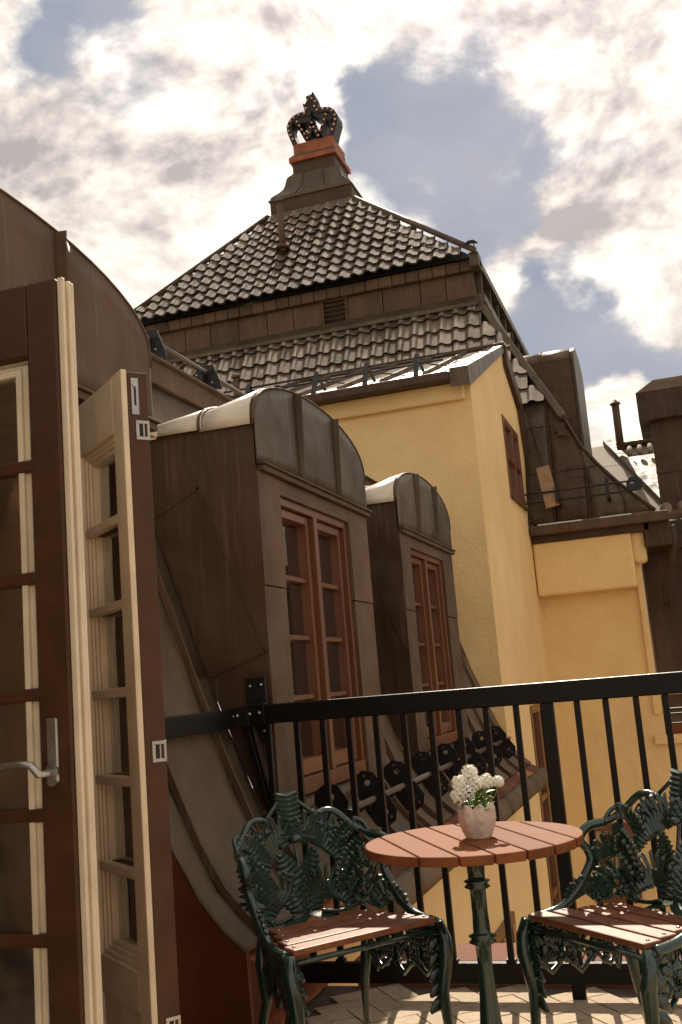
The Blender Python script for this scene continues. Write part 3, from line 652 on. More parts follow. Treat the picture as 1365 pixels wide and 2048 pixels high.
# end wall Yb with the recessed field
wall_y('wall', YB, -1.70, -.40, .9, 2.92, .4)
wall_y('wall', YB, -1.70, 5.0, -9, .895, .4, holes=[(-1.38, -.93, -1.62, -.77), (-.36, 3.0, .30, .78)])
mb = MB(); mb.box(-1.69, -.46, YB-.24, YB-.002, 2.13, 2.86); mb.build('cornice', M['plaster'], tower, bev=.03)
mb = MB(); mb.box(-.47, -.30, YB-.20, YB-.003, 2.42, 2.86); mb.build('console', M['plaster'], tower, bev=.05)
MB().box(-.47, -.395, YB-.05, YB+.3, .55, 2.45).build('pilaster', M['plaster'], tower, bev=.015)
MB().box(-.5, 3, YB-.06, YB-.002, .19, .30).build('sill', M['plaster'], tower, bev=.01)
# niche with dark ledges at the right
for z0, z1, y, m in ((.62, .78, YB+.03, 'copper'), (.56, .60, YB-.02, 'copper_d'), (.44, .54, YB+.02, 'copper_l'), (.30, .42, YB+.05, 'copper_r')):
    for k in range(6): MB().box(-.355+k*.5, .14+k*.5, y, y+.35, z0, z1).build('ledge_sheet', M[m], tower, bev=.006)
MB().box(-1.43, -.88, YB-.03, YB+.12, -1.67, -.72).build('window', M['wood_win'], tower, bev=.01)
wnd = MB().box(-1.34, -.97, YB-.036, YB-.032, -1.58, -.81).build('pane', M['glass'], tower)
MB().box(-1.17, -1.14, YB-.05, YB-.037, -1.58, -.81).build('glazing_bar', M['wood_win'], tower)
# brown sheet wall to the right of the end wall
for i in range(6):
    MB().box(-.39+i*.62, .225+i*.62, 14.15, 14.3, .9, 3.0).build('wall_sheet', M['copper_d'], tower, bev=.006)
    MB().box(-.40+i*.62, -.375+i*.62, 14.10, 14.15, .9, 3.0).build('wall_seam', M['copper'], tower)
MB().box(-.4, 3.3, 14.08, 14.4, 2.62, 2.78).build('gutter', M['copper_d'], tower, bev=.01)
MB().tube([(.03, 13.45, 2.85), (.03, 13.5, 2.6), (-.05, 13.62, 2.35), (-.16, 13.8, 2.1), (-.16, 13.95, 1.9)], .05, 10).build('downpipe', M['copper_d'], tower, smooth=True)
# gutter and fascia of the flared roof
MB().box(-1.69, .02, 13.22, 13.33, 2.90, 3.02).build('gutter', M['copper'], tower, bev=.015)
MB().box(-1.69, -.22, 13.33, 13.56, 2.80, 2.93).build('fascia', M['copper_d'], tower, bev=.015)
MB().box(-1.69, -.30, 13.42, 13.59, 2.70, 2.80).build('fascia', M['copper_d'], tower, bev=.015)
MB().box(-.30, .02, 13.33, 14.1, 2.60, 3.0).build('fascia', M['copper_d'], tower, bev=.01)
# flared copper skirt (front), rows: Y, Z, X of right hip
FL = [(13.86, 4.80, -1.30), (13.76, 4.42, -1.12), (13.66, 4.05, -.96), (13.56, 3.75, -.76), (13.44, 3.48, -.55), (13.34, 3.25, -.34), (13.27, 3.04, -.14)]
def lerp(a, b, t): return a+(b-a)*t
def fl_row(k): return FL[k]
xcuts = [-1.70, -1.36, -.92, -.5, 0]
for a in range(4):
    rows = []
    for y, z, xr in FL:
        x0, x1 = min(xcuts[a], xr), min(xcuts[a+1], xr)
        rows.append([(lerp(x0, x1, t/4), y-.004*math.sin(z*9+t), z) for t in range(5)])
    MB().grid(rows).build('skirt_panel', M['copper_g'] if a != 1 else M['copper_d'], tower, smooth=True, solid=.008)
for a in (-1.36, -.92):
    pts = [(a-.12*(3.9-z)*0, y-.012, z) for y, z, xr in FL if xr > a]
    if len(pts) > 1: MB().tube(pts, .012, 5).build('skirt_seam', M['copper_d'], tower)
MB().tube([(-1.62, 13.83, 4.76), (-1.56, 13.72, 4.38), (-1.47, 13.55, 3.9), (-1.40, 13.42, 3.5), (-1.33, 13.30, 3.3)], .012, 5).build('skirt_seam', M['copper_d'], tower, smooth=True)
for zz_ in (4.42, 3.75): MB().tube([(-1.69, FL[1][0]-.01 if zz_ > 4 else FL[3][0]-.01, zz_), (-1.14 if zz_ > 4 else -.78, FL[1][0]-.01 if zz_ > 4 else FL[3][0]-.01, zz_)], .007, 5).build('skirt_seam', M['copper_g'], tower)
MB().tube([(x+.01, y-.01, z) for y, z, x in FL], .022, 6).build('hip_roll', M['copper_d'], tower, smooth=True)
MB().grid([[(x, y, z), (x+.02, y+3, z)] for y, z, x in FL]).build('skirt_panel', M['copper_d'], tower, smooth=True)

# ---- pantiles
M['tile_edge'] = mat('tile_edge_painted_shade', (.022, .015, .011), .8, var=.2)  # near-black colour paints the shade in the joints under the tiles
def tile_mesh():
    w, l = .222, .300; prof = []
    prof = [(0, -.004), (.03, .030), (.055, .044), (.082, .044), (.105, .028), (.125, .004), (.16, -.004), (.19, -.006), (.218, -.002), (.226, .004), (.226, -.034)]
    v = []; f = []; k = len(prof)
    for (x, z) in prof: v.append((x-w/2, 0, z+.058))
    for (x, z) in prof: v.append((x-w/2, l, z+.012))
    for (x, z) in prof: v.append((x-w/2, .001, z+.058))
    for (x, z) in prof: v.append((x-w/2, .004, z+.024))
    for i in range(k-1): f += [(i, i+1, i+1+k, i+k)]
    for i in range(k-1): f += [(i+3*k, i+1+3*k, i+1+2*k, i+2*k)]
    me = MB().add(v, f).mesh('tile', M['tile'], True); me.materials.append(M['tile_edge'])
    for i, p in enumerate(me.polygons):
        if i >= k-1 or i == k-2: p.material_index = 1  # lip and side drop take the painted joint shade
    return me
TM = tile_mesh(); tiles = []
def tile_field(Y0, Z0, Y1, Z1, xl, xr, rows, w=.212, wob=0.):
    """slope from bottom (Y0,Z0) to top (Y1,Z1); xl/xr(t) give the hips"""
    dy, dz = Y1-Y0, Z1-Z0; L = math.hypot(dy, dz); ang = math.atan2(dz, dy)
    for r_ in range(rows):
        t = r_/rows; a, b = xl(t), xr(t); tm = (r_+.5)/rows
        k0 = math.ceil((a+w*.3)/w); k1 = math.floor((b-w*.3)/w)
        for k in range(k0, k1+1):
            x = k*w
            if x < xl(tm)+w*.25 or x > xr(tm)-w*.25: continue
            tiles.append((x, Y0+dy*t, Z0+dz*t, ang, r_))
HB = 4.78
tile_field(13.84, 4.76, 14.78, 6.72, lambda t: -7.4, lambda t: lerp(-1.28, -2.28, t), 8)
n_skirt = len(tiles)
tile_field(14.56, 7.36, 16.27, 9.50, lambda t: lerp(-8.2, -6.05, t), lambda t: lerp(-2.22, -4.46, t), 11)
def vis(k, i): return True
order = sorted(range(len(tiles)), key=lambda i: ((tiles[i][0]**2+tiles[i][1]**2+(tiles[i][2]-1.2)**2)**.5 if not (i < n_skirt and (tiles[i][2] < 5.2 and tiles[i][0] < -1.75 or tiles[i][0] < -5.2 and tiles[i][2] < 5.7)) else 99))
bmq = MB()
for rank, i in enumerate(order):
    x, y, z, a, r_ = tiles[i]; rot = (a+rnd.gauss(0, .012), rnd.gauss(0, .012), rnd.gauss(0, .008)); loc = (x+rnd.gauss(0, .003), y, z+rnd.gauss(0, .003))
    if rank < 299:
        o = link('tile', TM, tower); o.location = loc; o.rotation_euler = rot
    else:
        mt = Matrix.Translation(loc) @ Matrix.Rotation(a, 4, 'X'); bmq.add([mt @ v.co for v in TM.vertices], [tuple(p.vertices) for p in TM.polygons])
if bmq.v:
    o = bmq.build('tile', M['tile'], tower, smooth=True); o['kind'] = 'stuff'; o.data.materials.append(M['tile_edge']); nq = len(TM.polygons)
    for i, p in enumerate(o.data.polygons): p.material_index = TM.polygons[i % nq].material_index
# dark underlay below the tiles
MB().add([(-7.6, 13.9, 4.74), (-1.32, 13.9, 4.74), (-2.32, 14.83, 6.70), (-7.6, 14.83, 6.70)], [(0, 1, 2, 3)]).build('underlay', M['reed'], tower)
MB().add([(-8.2, 14.62, 7.34), (-2.22, 14.62, 7.34), (-4.48, 16.32, 9.48), (-6.05, 16.32, 9.48)], [(0, 1, 2, 3)]).build('underlay', M['reed'], tower)
# other sides of the pyramid and skirt, plain but tiled in colour
MB().add([(-2.22, 14.62, 7.34), (-2.22, 20.5, 7.34), (-4.48, 17.9, 9.48), (-4.48, 16.32, 9.48)], [(0, 1, 2, 3)]).build('roof_side', M['tile'], tower)
MB().add([(-8.2, 14.62, 7.34), (-6.05, 16.32, 9.48), (-6.05, 17.9, 9.48), (-8.2, 20.5, 7.34)], [(0, 1, 2, 3)]).build('roof_side', M['tile'], tower)
MB().add([(-1.30, 13.9, 4.76), (-1.30, 20.5, 4.76), (-2.30, 20.5, 6.70), (-2.30, 14.83, 6.70)], [(0, 1, 2, 3)]).build('roof_side', M['tile'], tower)
MB().add([(-8.2, 20.5, 7.34), (-6.05, 17.9, 9.48), (-4.48, 17.9, 9.48), (-2.22, 20.5, 7.34)], [(0, 1, 2, 3)]).build('roof_side', M['tile'], tower)
# hips
MB().tube([(-2.20, 14.55, 7.42), (-4.46, 16.27, 9.56)], .045, 8).build('hip_roll', M['copper_l'], tower, smooth=True)
MB().tube([(-8.2, 14.55, 7.42), (-6.05, 16.27, 9.56)], .045, 8).build('hip_roll', M['copper_d'], tower, smooth=True)
MB().bar((-1.14, 13.70, 4.48), (-2.27, 14.78, 6.72), .10, .10, (0, -1, .3)).build('hip_roll', M['copper_g'], tower, bev=.02)
MB().bar((-1.20, 13.74, 4.40), (-1.20, 13.74, 4.30), .16, .14).build('hip_bracket', M['copper_d'], tower)
MB().add([(-1.22, 13.68, 4.40), (-1.08, 13.62, 4.22), (-1.24, 13.68, 4.24)], [(0, 1, 2)]).build('hip_bracket', M['copper_g'], tower, solid=.02)
# band between the two roofs: lower sill, recessed sheets, dentil course
MB().add([(-8.2, 14.62, 6.66), (-2.26, 14.62, 6.66), (-2.30, 14.80, 6.80), (-8.2, 14.80, 6.80)], [(0, 1, 2, 3)]).build('band_sill', M['copper_g'], tower, solid=.03)
MB().box(-8.2, -2.25, 14.61, 14.64, 6.60, 6.66).build('band_sill', M['copper_g'], tower)
MB().box(-8.2, -2.33, 14.86, 20.5, 6.7, 7.30).build('band_core', M['copper_d'], tower)
xb = [-8.2, -7.7, -7.1, -6.65, -6.15, -5.65, -5.2, -4.72]
for a, b in zip(xb, xb[1:]): MB().box(a, b-.012, 14.80, 14.85, 6.80, 7.18).build('band_panel', M['copper'], tower, bev=.004)
xb = [-4.30, -3.72, -3.12, -2.72, -2.28]
for a, b in zip(xb, xb[1:]): MB().box(a, b-.012, 14.80, 14.85, 6.80, 7.18).build('band_panel', M['copper'], tower, bev=.004)
for i in range(28):
    MB().box(-8.2+i*.2125, -8.2+(i+1)*.2125-.012, 14.70-.003*(i % 2), 14.84, 7.185, 7.35).build('frieze_panel', M['copper'], tower, bev=.004)
MB().box(-2.30, -2.16, 14.60, 14.86, 7.2, 7.42).build('corner_cap', M['copper_g'], tower, bev=.01)
lv = MB().box(-4.715, -4.305, 14.84, 14.88, 6.76, 7.24).build('louvre', M['reed'], tower)
MB().box(-4.72, -4.69, 14.77, 14.84, 6.76, 7.24).build('louvre_frame', M['copper'], lv); MB().box(-4.33, -4.30, 14.77, 14.84, 6.76, 7.24).build('louvre_frame', M['copper'], lv)
for k in range(6): MB().bar((-4.69, 14.80, 6.79+k*.078), (-4.33, 14.80, 6.79+k*.078), .05, .012, (0, .5, 1)).build('blade', M['copper'], lv)
# right side of the band: studs and rails in perspective
for k in range(7): MB().box(-2.30, -2.20, 14.95+k*.75, 15.0+k*.75, 6.8, 7.25).build('band_post', M['copper_g'], tower)
MB().box(-2.27, -2.14, 14.7, 20.5, 6.66, 6.78).build('band_sill', M['copper_g'], tower); MB().box(-2.27, -2.16, 14.7, 20.5, 7.22, 7.34).build('band_sill', M['copper_g'], tower)
# lightning rod foot, pipes on the pyramid
vp_ = MB().tube([(-5.46, 15.28, 8.40), (-5.46, 15.28, 9.26)], .055, 12).build('vent_pipe', M['copper'], tower, smooth=True); MB().lathe([(.075, 0), (.07, .03), (.01, .07)], (-5.46, 15.28, 9.26), 12).build('pipe_cap', M['copper_g'], vp_)
MB().lathe([(.13, 0), (.12, .03), (.07, .08)], (-5.46, 15.26, 8.42), 12).build('pipe_collar', M['copper_d'], vp_)
MB().tube([(-4.02, 14.2, 5.28), (-4.02, 14.2, 5.28)], .01, 4)
v2 = MB().tube([(-5.93, 14.02, 5.35), (-5.93, 14.02, 5.95)], .05, 12).build('vent_pipe', M['copper'], tower, smooth=True); MB().lathe([(.07, 0), (.07, .03), (.01, .06)], (-5.93, 14.02, 5.95), 12).build('pipe_cap', M['copper_g'], v2)
v3 = MB().tube([(-3.62, 16.9, 8.5), (-3.62, 16.9, 9.02)], .06, 10).build('vent_pipe', M['reed'], tower, smooth=True); MB().lathe([(.1, 0), (.11, .04), (.02, .1)], (-3.62, 16.9, 9.02), 10).build('pipe_cap', M['reed'], v3)
# pedestal
def sq_loft(mb, rows):   # rows: half x, half y, z around centre
    cx, cy = -5.26, 17.12; b = []
    base = len(mb.v)
    for hx, hy, z in rows: mb.v += [(cx-hx, cy-hy, z), (cx+hx, cy-hy, z), (cx+hx, cy+hy, z), (cx-hx, cy+hy, z)]
    for i in range(len(rows)-1):
        for k in range(4): a = base+i*4+k; c = base+i*4+(k+1) % 4; mb.f.append((a, c, c+4, a+4))
    mb.f.append((base+3, base+2, base+1, base)); e_ = base+(len(rows)-1)*4; mb.f.append((e_, e_+1, e_+2, e_+3)); return mb
sq_loft(MB(), [(.94, .94, 9.40), (.82, .84, 9.58)]).build('pedestal_apron', M['copper_g'], tower)
sq_loft(MB(), [(.765, .77, 9.50), (.765, .77, 9.86)]).build('pedestal_base', M['copper_d'], tower)
sq_loft(MB(), [(.79, .80, 9.862), (.79, .80, 9.885)]).build('pedestal_lip', M['copper_l'], tower)
rows = [(w_, w_, 9.886+.62*t) for t, w_ in ((0, .765), (.05, .763), (.12, .745), (.2, .70), (.3, .635), (.42, .575), (.55, .54), (.68, .523), (.80, .505), (.88, .475), (.94, .435), (1, .41))]
ped = sq_loft(MB(), rows).build('pedestal_bell', M['copper_g'], tower, label='bell-shaped grey copper neck of the pedestal')
for x in (-.28, .3): MB().tube([(-5.26+x*(r_[0]/.765), 17.12-r_[1]-.004, r_[2]) for r_ in rows], .010, 5).build('seam', M['copper_d'], ped)
sq_loft(MB(), [(.405, .41, 10.507), (.405, .41, 10.70)]).build('pedestal_neck', M['copper_d'], tower)
sq_loft(MB(), [(.45, .46, 10.702), (.45, .46, 10.79)]).build('pedestal_cornice', M['copper_o'], tower)
sq_loft(MB(), [(.45, .46, 10.79), (.385, .40, 10.86)]).build('pedestal_cornice', M['copper_g'], tower)
MB().box(-5.64, -4.87, 16.76, 17.48, 10.862, 11.09).build('pedestal_box', M['copper_o'], tower, bev=.006, label='bright orange copper box under the crown')

# ---- crown sign
cs = thing('crown_sign', 'black crown-shaped sign set with amber bulbs on the copper pedestal', 'sign', (-5.26, 17.1, 11.1))
strokes = [([(-5.607, 11.09), (-5.66, 11.259), (-5.700, 11.395), (-5.705, 11.494), (-5.663, 11.584), (-5.593, 11.646), (-5.489, 11.671), (-5.373, 11.67), (-5.259, 11.654)], .095),
 ([(-5.199, 11.682), (-5.128, 11.671), (-5.021, 11.664), (-4.916, 11.643), (-4.85, 11.582), (-4.805, 11.489), (-4.805, 11.394), (-4.837, 11.309), (-4.875, 11.203), (-4.912, 11.09)], .095),
 ([(-5.542, 11.552), (-5.377, 11.172), (-5.247, 11.445), (-5.136, 11.146), (-5.003, 11.447)], .085),
 ([(-5.598, 11.581), (-5.438, 11.574), (-5.267, 11.553)], .12), ([(-5.2, 11.66), (-5.095, 11.572), (-4.938, 11.513), (-4.86, 11.463)], .12), ([(-5.40, 11.12), (-5.10, 11.12)], .06)]
for si, (pl, w_) in enumerate(strokes):
    L_, R_ = [], []
    for i, p in enumerate(pl):
        a, b = pl[max(i-1, 0)], pl[min(i+1, len(pl)-1)]; dx, dz = b[0]-a[0], b[1]-a[1]; l = math.hypot(dx, dz); k = w_/2*(1.25 if w_ == .085 and 0 < i < 4 else 1)
        if w_ == .085 and 0 < i < 4: nx_, nz_ = 1, 0; k = w_*.62
        else: nx_, nz_ = -dz/l, dx/l
        if w_ == .085 and i > 0 and 0: pass
        L_.append((p[0]+nx_*k*(1 if not (w_ == .085 and 0 < i < 4) else -1), p[1]+nz_*k)); R_.append((p[0]-nx_*k*(1 if not (w_ == .085 and 0 < i < 4) else -1), p[1]-nz_*k))
    y0 = 16.80+.004*si; mb = MB(); fr = [(x, y0, z) for x, z in L_], [(x, y0, z) for x, z in R_]; bk = [(x, y0+.30, z) for x, z in L_], [(x, y0+.30, z) for x, z in R_]
    mb.grid([fr[0], fr[1], bk[1], bk[0], fr[0]])
    mb.f.append((0, len(pl), 2*len(pl), 3*len(pl))); q = len(pl)-1; mb.f.append((q, len(pl)+q, 2*len(pl)+q, 3*len(pl)+q))
    mb.build('channel', M['sign'], cs)
MB().prism([(-5.371, 11.688), (-5.414, 11.887), (-5.339, 11.911), (-5.337, 12.029), (-5.227, 12.044), (-5.194, 12.094), (-5.17, 12.028), (-5.156, 11.936), (-5.117, 11.854), (-5.131, 11.672)], (0, 16.83, 0), (1, 0, 0), (0, 0, 1), (0, 1, 0), .28).build('finial', M['sign'], cs)
bulbs = [(-5.641, 11.217), (-5.675, 11.311), (-5.707, 11.396), (-5.711, 11.493), (-5.663, 11.584), (-5.593, 11.642), (-5.494, 11.668), (-5.381, 11.667), (-5.536, 11.54), (-5.497, 11.449), (-5.456, 11.36), (-5.406, 11.264), (-5.363, 11.168), (-5.324, 11.265), (-5.283, 11.357), (-5.25, 11.446), (-5.222, 11.354), (-5.183, 11.263), (-5.144, 11.167), (-5.1, 11.261), (-5.051, 11.355), (-5.011, 11.446), (-4.97, 11.541), (-5.131, 11.671), (-5.018, 11.663), (-4.923, 11.642), (-4.849, 11.585), (-4.801, 11.486), (-4.801, 11.397), (-4.83, 11.307), (-4.874, 11.214), (-5.253, 11.992), (-5.215, 11.925), (-5.303, 11.913), (-5.16, 11.853), (-5.351, 11.855), (-5.175, 11.757), (-5.341, 11.757)]
bmsh = MB().sphere((0, 0, 0), .020, 8, 5).mesh('bulb', M['bulb'], True)
for x, z in bulbs:
    o = link('bulb', bmsh, cs); o.location = (x, 16.775, z)
fig = thing('roof_ornament', 'small dark bird-like ornament at the right corner of the tower eaves', 'ornament', (-2.2, 14.5, 7.46))
MB().tube([(-2.34, 14.5, 7.50), (-2.27, 14.5, 7.53), (-2.19, 14.5, 7.53), (-2.13, 14.5, 7.49)], [.006, .03, .03, .008], 8).build('body', M['reed'], fig, smooth=True)
MB().tube([(-2.19, 14.5, 7.44), (-2.19, 14.5, 7.53)], .01, 6).build('stem', M['reed'], fig)

# lower snow guard on the flared skirt, board, wire
sg3 = thing('snow_guard', 'double rod snow guard on the flared copper roof above the end wall', 'snow guard', (-1, 13.3, 3.3), group='snow guards on the tower house')
mb = MB()
for z in (3.30, 3.42): mb.tube([(-1.69, 13.14, z), (-.30, 13.14, z)], .012, 6)
mb.build('rod', M['bracket'], sg3)
for x in (-1.28, -.66):
    mb = MB(); mb.bar((x, 13.12, 3.24), (x, 13.12, 3.50), .06, .04); mb.bar((x, 13.14, 3.26), (x, 13.36, 3.24), .05, .02); mb.build('bracket', M['bracket'], sg3)
mb = MB(); octo_plate(mb, (-.33, 13.14, 3.38), (1, 0, 0), (0, 0, 1), (0, 1, 0), .10, .085, .01, (-.03, .02, .022)); mb.build('end_plate', M['bracket'], sg3)
bd = MB(); bd.bar((-1.44, 13.30, 3.78), (-1.35, 13.10, 3.22), .17, .03, (0, 1, 0)); tag(bd.build('wooden_board', M['board'], None, bev=.004), 'short pale wooden board leaning on the snow guard of the flared roof', 'board')
mb = MB(); mb.tube([(-1.02+.15*math.cos(a*math.pi/9), 13.42-.03*math.sin(a*math.pi/9), 3.68+.07*math.sin(a*math.pi/9)) for a in range(19)], .005, 5, cap=False)
tag(mb.build('wire_loop', M['bracket'], None, smooth=True), 'thin wire loop lying on the flared copper roof right of the board', 'wire')

# arched dormer on the far right side of the tower
dr = thing('side_dormer', 'tall brown arched dormer on the right side of the tower roof', 'dormer', (-1.6, 15.5, 4))
MB().box(-2.4, -1.05, 15.2, 15.25, 3.6, 5.72).build('cheek', M['copper_d'], dr)
A2 = [(16.0-.8*math.cos(math.pi*i/14), 5.72+.30*math.sin(math.pi*i/14)) for i in range(15)]
for a, b in ((-2.4, -1.50), (-1.50, -1.06)): MB().grid([[(x, p[0], p[1]) for p in A2] for x in (a, b-.01)]).build('roof_sheet', M['copper_l'], dr, smooth=True, solid=.02)
MB().tube([(-1.5, p[0], p[1]+.01) for p in A2], .02, 6).build('seam', M['copper'], dr)
MB().prism([(p[0], p[1]) for p in A2]+[(16.8, 3.6), (15.2, 3.6)], (-1.06, 0, 0), (0, 1, 0), (0, 0, 1), (1, 0, 0), .05).build('front', M['copper_g'], dr)

# ================================================================= NEIGHBOUR (right, far)
nb = thing('neighbour_house', 'pale sheet roof of the neighbouring house behind the end wall', 'house', (0, 22, -9))
def rp(x0, x1, y0, z0, y1, z1, m='roof_far', name='roof_panel'):
    return MB().grid([[(x0, y0, z0), (x1, y0, z0)], [(x0, (y0+y1)/2, (z0+z1)/2), (x1, (y0+y1)/2, (z0+z1)/2)], [(x0, y1, z1), (x1, y1, z1)]]).build(name, M[m], nb, solid=.02)
for k in range(4):
    t0, t1 = k/4, (k+1)/4-.005
    y0, y1 = 17+5*t0, 17+5*t1; z0, z1 = 3.0+2.73*t0, 3.0+2.73*t1
    MB().grid([[(-3.0, y0, z0), (.45-1.45*t0, y0, z0)], [(-3.0, y1, z1), (.45-1.45*t1, y1, z1)]]).build('roof_panel', M['roof_far'], nb, solid=.02)
MB().bar((.45, 17, 3.06), (-1.0, 22, 5.80), .16, .10).build('hip_ridge', M['copper_d'], nb)
MB().grid([[(.5, 17.2, 2.95), (5, 17.2, 2.95)], [(-.95, 22, 5.62), (5, 22, 5.62)]]).build('roof_panel', M['copper_l'], nb, solid=.02)
for k in range(10): 
    for j in range(1): MB().tube([(-.75+k*.2, 21.2-j*.3+.1, 5.33-j*.17), (-.75+k*.2, 21.5-j*.3, 5.52-j*.17)], .045, 8).build('ridge_tile', M['roof_far'], nb, smooth=True)
MB().tube([(-.95, 21.95, 5.68), (3, 21.95, 5.70)], .07, 8).build('ridge_roll', M['copper_d'], nb)
for z in (2.98, 3.07): MB().tube([(.0, 16.7, z+.0), (3, 16.7, z+.0)], .012, 5).build('rod', M['bracket'], nb)
pp = MB().tube([(-.70, 21.0, 5.4), (-.70, 21.0, 6.33)], .075, 12).build('vent_pipe', M['copper'], nb, smooth=True); MB().lathe([(.11, 0), (.10, .03), (.02, .10)], (-.70, 21, 6.33), 12).build('pipe_cap', M['copper_l'], pp)
ch = thing('chimney', 'wide brown sheet-clad chimney with an overhanging cap at the right edge', 'chimney', (.8, 16.3, 3))
MB().box(-.065, 1.9, 16.1, 17.2, 3.4, 4.86).build('shaft', M['copper_d'], ch, bev=.01)
for x in (.42, .95, 1.45): MB().box(x, x+.012, 16.088, 16.1, 4.02, 4.72).build('seam', M['copper'], ch)
MB().box(-.07, 1.905, 16.085, 16.1, 3.98, 4.01).build('seam', M['copper'], ch)
mb = MB(); mb.box(-.215, 2.05, 15.95, 17.35, 4.78, 5.22); mb.build('cap', M['copper_d'], ch, bev=.01)
MB().add([(-.215, 15.95, 5.222), (2.05, 15.95, 5.222), (2.05, 17.35, 5.222), (-.215, 17.35, 5.222), (.06, 16.16, 5.44), (1.9, 16.16, 5.44)], [(0, 1, 5, 4), (1, 2, 5), (2, 3, 4, 5), (3, 0, 4)]).build('cap_roof', M['copper'], ch)
for k in range(4): MB().tube([(.0+k*.25, 16.0, 3.42), (.0+k*.25, 16.4, 3.5)], .09, 8).build('ridge_tile', M['roof_far'], nb, smooth=True)

# ================================================================= TABLE
TX, TY = -.683, 3.205
tb = thing('cafe_table', 'round red-brown slatted cafe table on a dark green cast column', 'table', (TX, TY, 0), world=False)
td = Vector((.5, -.866)).normalized(); tn = Vector((.866, .5)); RT = .328
edges = [-RT, -.235, -.140, -.047, .047, .140, .235, RT]
for a, b in zip(edges, edges[1:]):
    a2, b2 = a+(.0025 if a > -RT else 0), b-(.0025 if b < RT else 0); n_ = 14
    pts = []
    for i in range(n_+1):
        s_ = a2+(b2-a2)*i/n_; s_ = max(-RT+.0005, min(RT-.0005, s_)); pts.append((s_, math.sqrt(RT*RT-s_*s_)))
    poly = [(s_, c) for s_, c in pts]+[(s_, -c) for s_, c in reversed(pts)]
    MB().prism(poly, (0, 0, .692), (tn.x, tn.y, 0), (td.x, td.y, 0), (0, 0, 1), .028).build('plank', M['top'], tb, bev=.004)
MB().bar((-.26*tn.x, -.26*tn.y, .680), (.26*tn.x, .26*tn.y, .680), .04, .022).build('batten', M['slat'], tb)
MB().lathe([(.09, .66), (.09, .69)], n=20).build('top_plate', M['green'], tb)
MB().lathe([(.05, .669), (.028, .64), (.026, .615), (.026, .60), (.040, .595), (.030, .587), (.040, .578), (.024, .57), (.024, .50), (.026, .46), (.026, .445), (.042, .438), (.032, .430), (.042, .42), (.024, .412), (.022, .36), (.026, .27), (.032, .20), (.042, .15), (.046, .11), (.036, .085), (.05, .075), (.036, .06), (.05, .05)], n=18).build('column', M['green'], tb, smooth=True)
for k in range(3):
    a = R(90+120*k); ux = Vector((math.cos(a), math.sin(a), 0))
    MB().tube([ux*.02+Vector((0, 0, .12)), ux*.08+Vector((0, 0, .13)), ux*.15+Vector((0, 0, .07)), ux*.21+Vector((0, 0, .02)), ux*.25+Vector((0, 0, .016))], [.025, .024, .018, .014, .018], 8).build('leg', M['green'], tb, smooth=True)

# ================================================================= POTTED PLANT
pl = thing('potted_plant', 'whitewashed leaf-relief pot of white flower clusters on the round table', 'potted plant', (-.662, 3.20, .7205), world=False); pl.scale = (.9, .9, .9)
n_ = 72; rows = []
lob = 8
for i in range(25):
    t = i/24; z = .108*t; r0_ = .040+.018*math.sin(min(1, t*1.3)*math.pi/2)
    row = []
    for k in range(n_+1):
        a = 2*math.pi*k/n_; ph = (a*lob/(2*math.pi)) % 1; d_ = abs(ph-.5)*2
        r_ = r0_+.0045*(1-d_**1.5)*math.sin(t*math.pi*.8+.3)+.0036*math.cos(d_*16+t*20)*(1-d_)**.5*math.sin(t*3.14)-.006*(t > .9)*d_
        zt = z*(1-.10*(d_**2)*(t**6))+ (.006*(1-d_) if t > .97 else 0)
        row.append((r_*math.cos(a), r_*math.sin(a), zt))
    rows.append(row)
MB().grid(rows).build('pot', M['pot'], pl, smooth=True, solid=.003)
MB().lathe([(.038, .002), (.05, .06), (.054, .088)], n=20).build('soil', M['grout'], pl)
def quad_leaf(mb, c, d, up, l, w_, curl=.3):
    c, d, up = Vector(c), Vector(d).normalized(), Vector(up); s_ = d.cross(up).normalized()
    rows = []
    for i in range(5):
        t = i/4; ww = w_*math.sin(math.pi*(.12+.8*t))*.5+1e-4; p = c+d*l*t-Vector((0, 0, 1))*curl*l*t*t
        rows.append([p-s_*ww, p-Vector((0, 0, 1))*ww*.25, p+s_*ww])
    mb.grid(rows)
cl_ = [(-.046, .0, .182), (-.012, .01, .212), (.010, -.02, .176), (-.050, -.02, .142), (-.038, .03, .16), (.042, .0, .178), (.083, .0, .176), (.0, .03, .17), (-.015, -.03, .15)]
for c in cl_:
    c = Vector((c[0]*1.0, c[1], c[2])); wx = Vector((.955*c.x, .30*c.x+c.y, c.z)); rad = .027 if abs(c.x-.083) > .01 else .019; mb = MB()
    for k in range(34):
        th = math.acos(1-1.75*(k+.5)/34); ph = k*2.39996; n3 = Vector((math.sin(th)*math.cos(ph), math.sin(th)*math.sin(ph), math.cos(th))); p = wx+n3*rad*rnd.uniform(.82, 1.08)
        a1 = n3.orthogonal().normalized(); b1 = n3.cross(a1); rot0 = rnd.uniform(0, 6)
        for q in range(4):
            an = rot0+q*math.pi/2; dd = a1*math.cos(an)+b1*math.sin(an); ee = n3.cross(dd); s_ = .0078
            mb.add([p, p+dd*s_*.6+ee*s_*.42+n3*.001, p+dd*s_*1.15+n3*.0005, p+dd*s_*.6-ee*s_*.42+n3*.001], [(0, 1, 2, 3)])
        mb.sphere(p-n3*.004, .0045, 5, 3)
    mb.build('flower_cluster', M['petal'], pl)
    MB().tube([(wx.x*.4, wx.y*.4, .09), (wx.x*.8, wx.y*.8, .13), tuple(wx-Vector((0, 0, .012)))], .0018, 5).build('stem', M['leaf'], pl)
mb = MB()
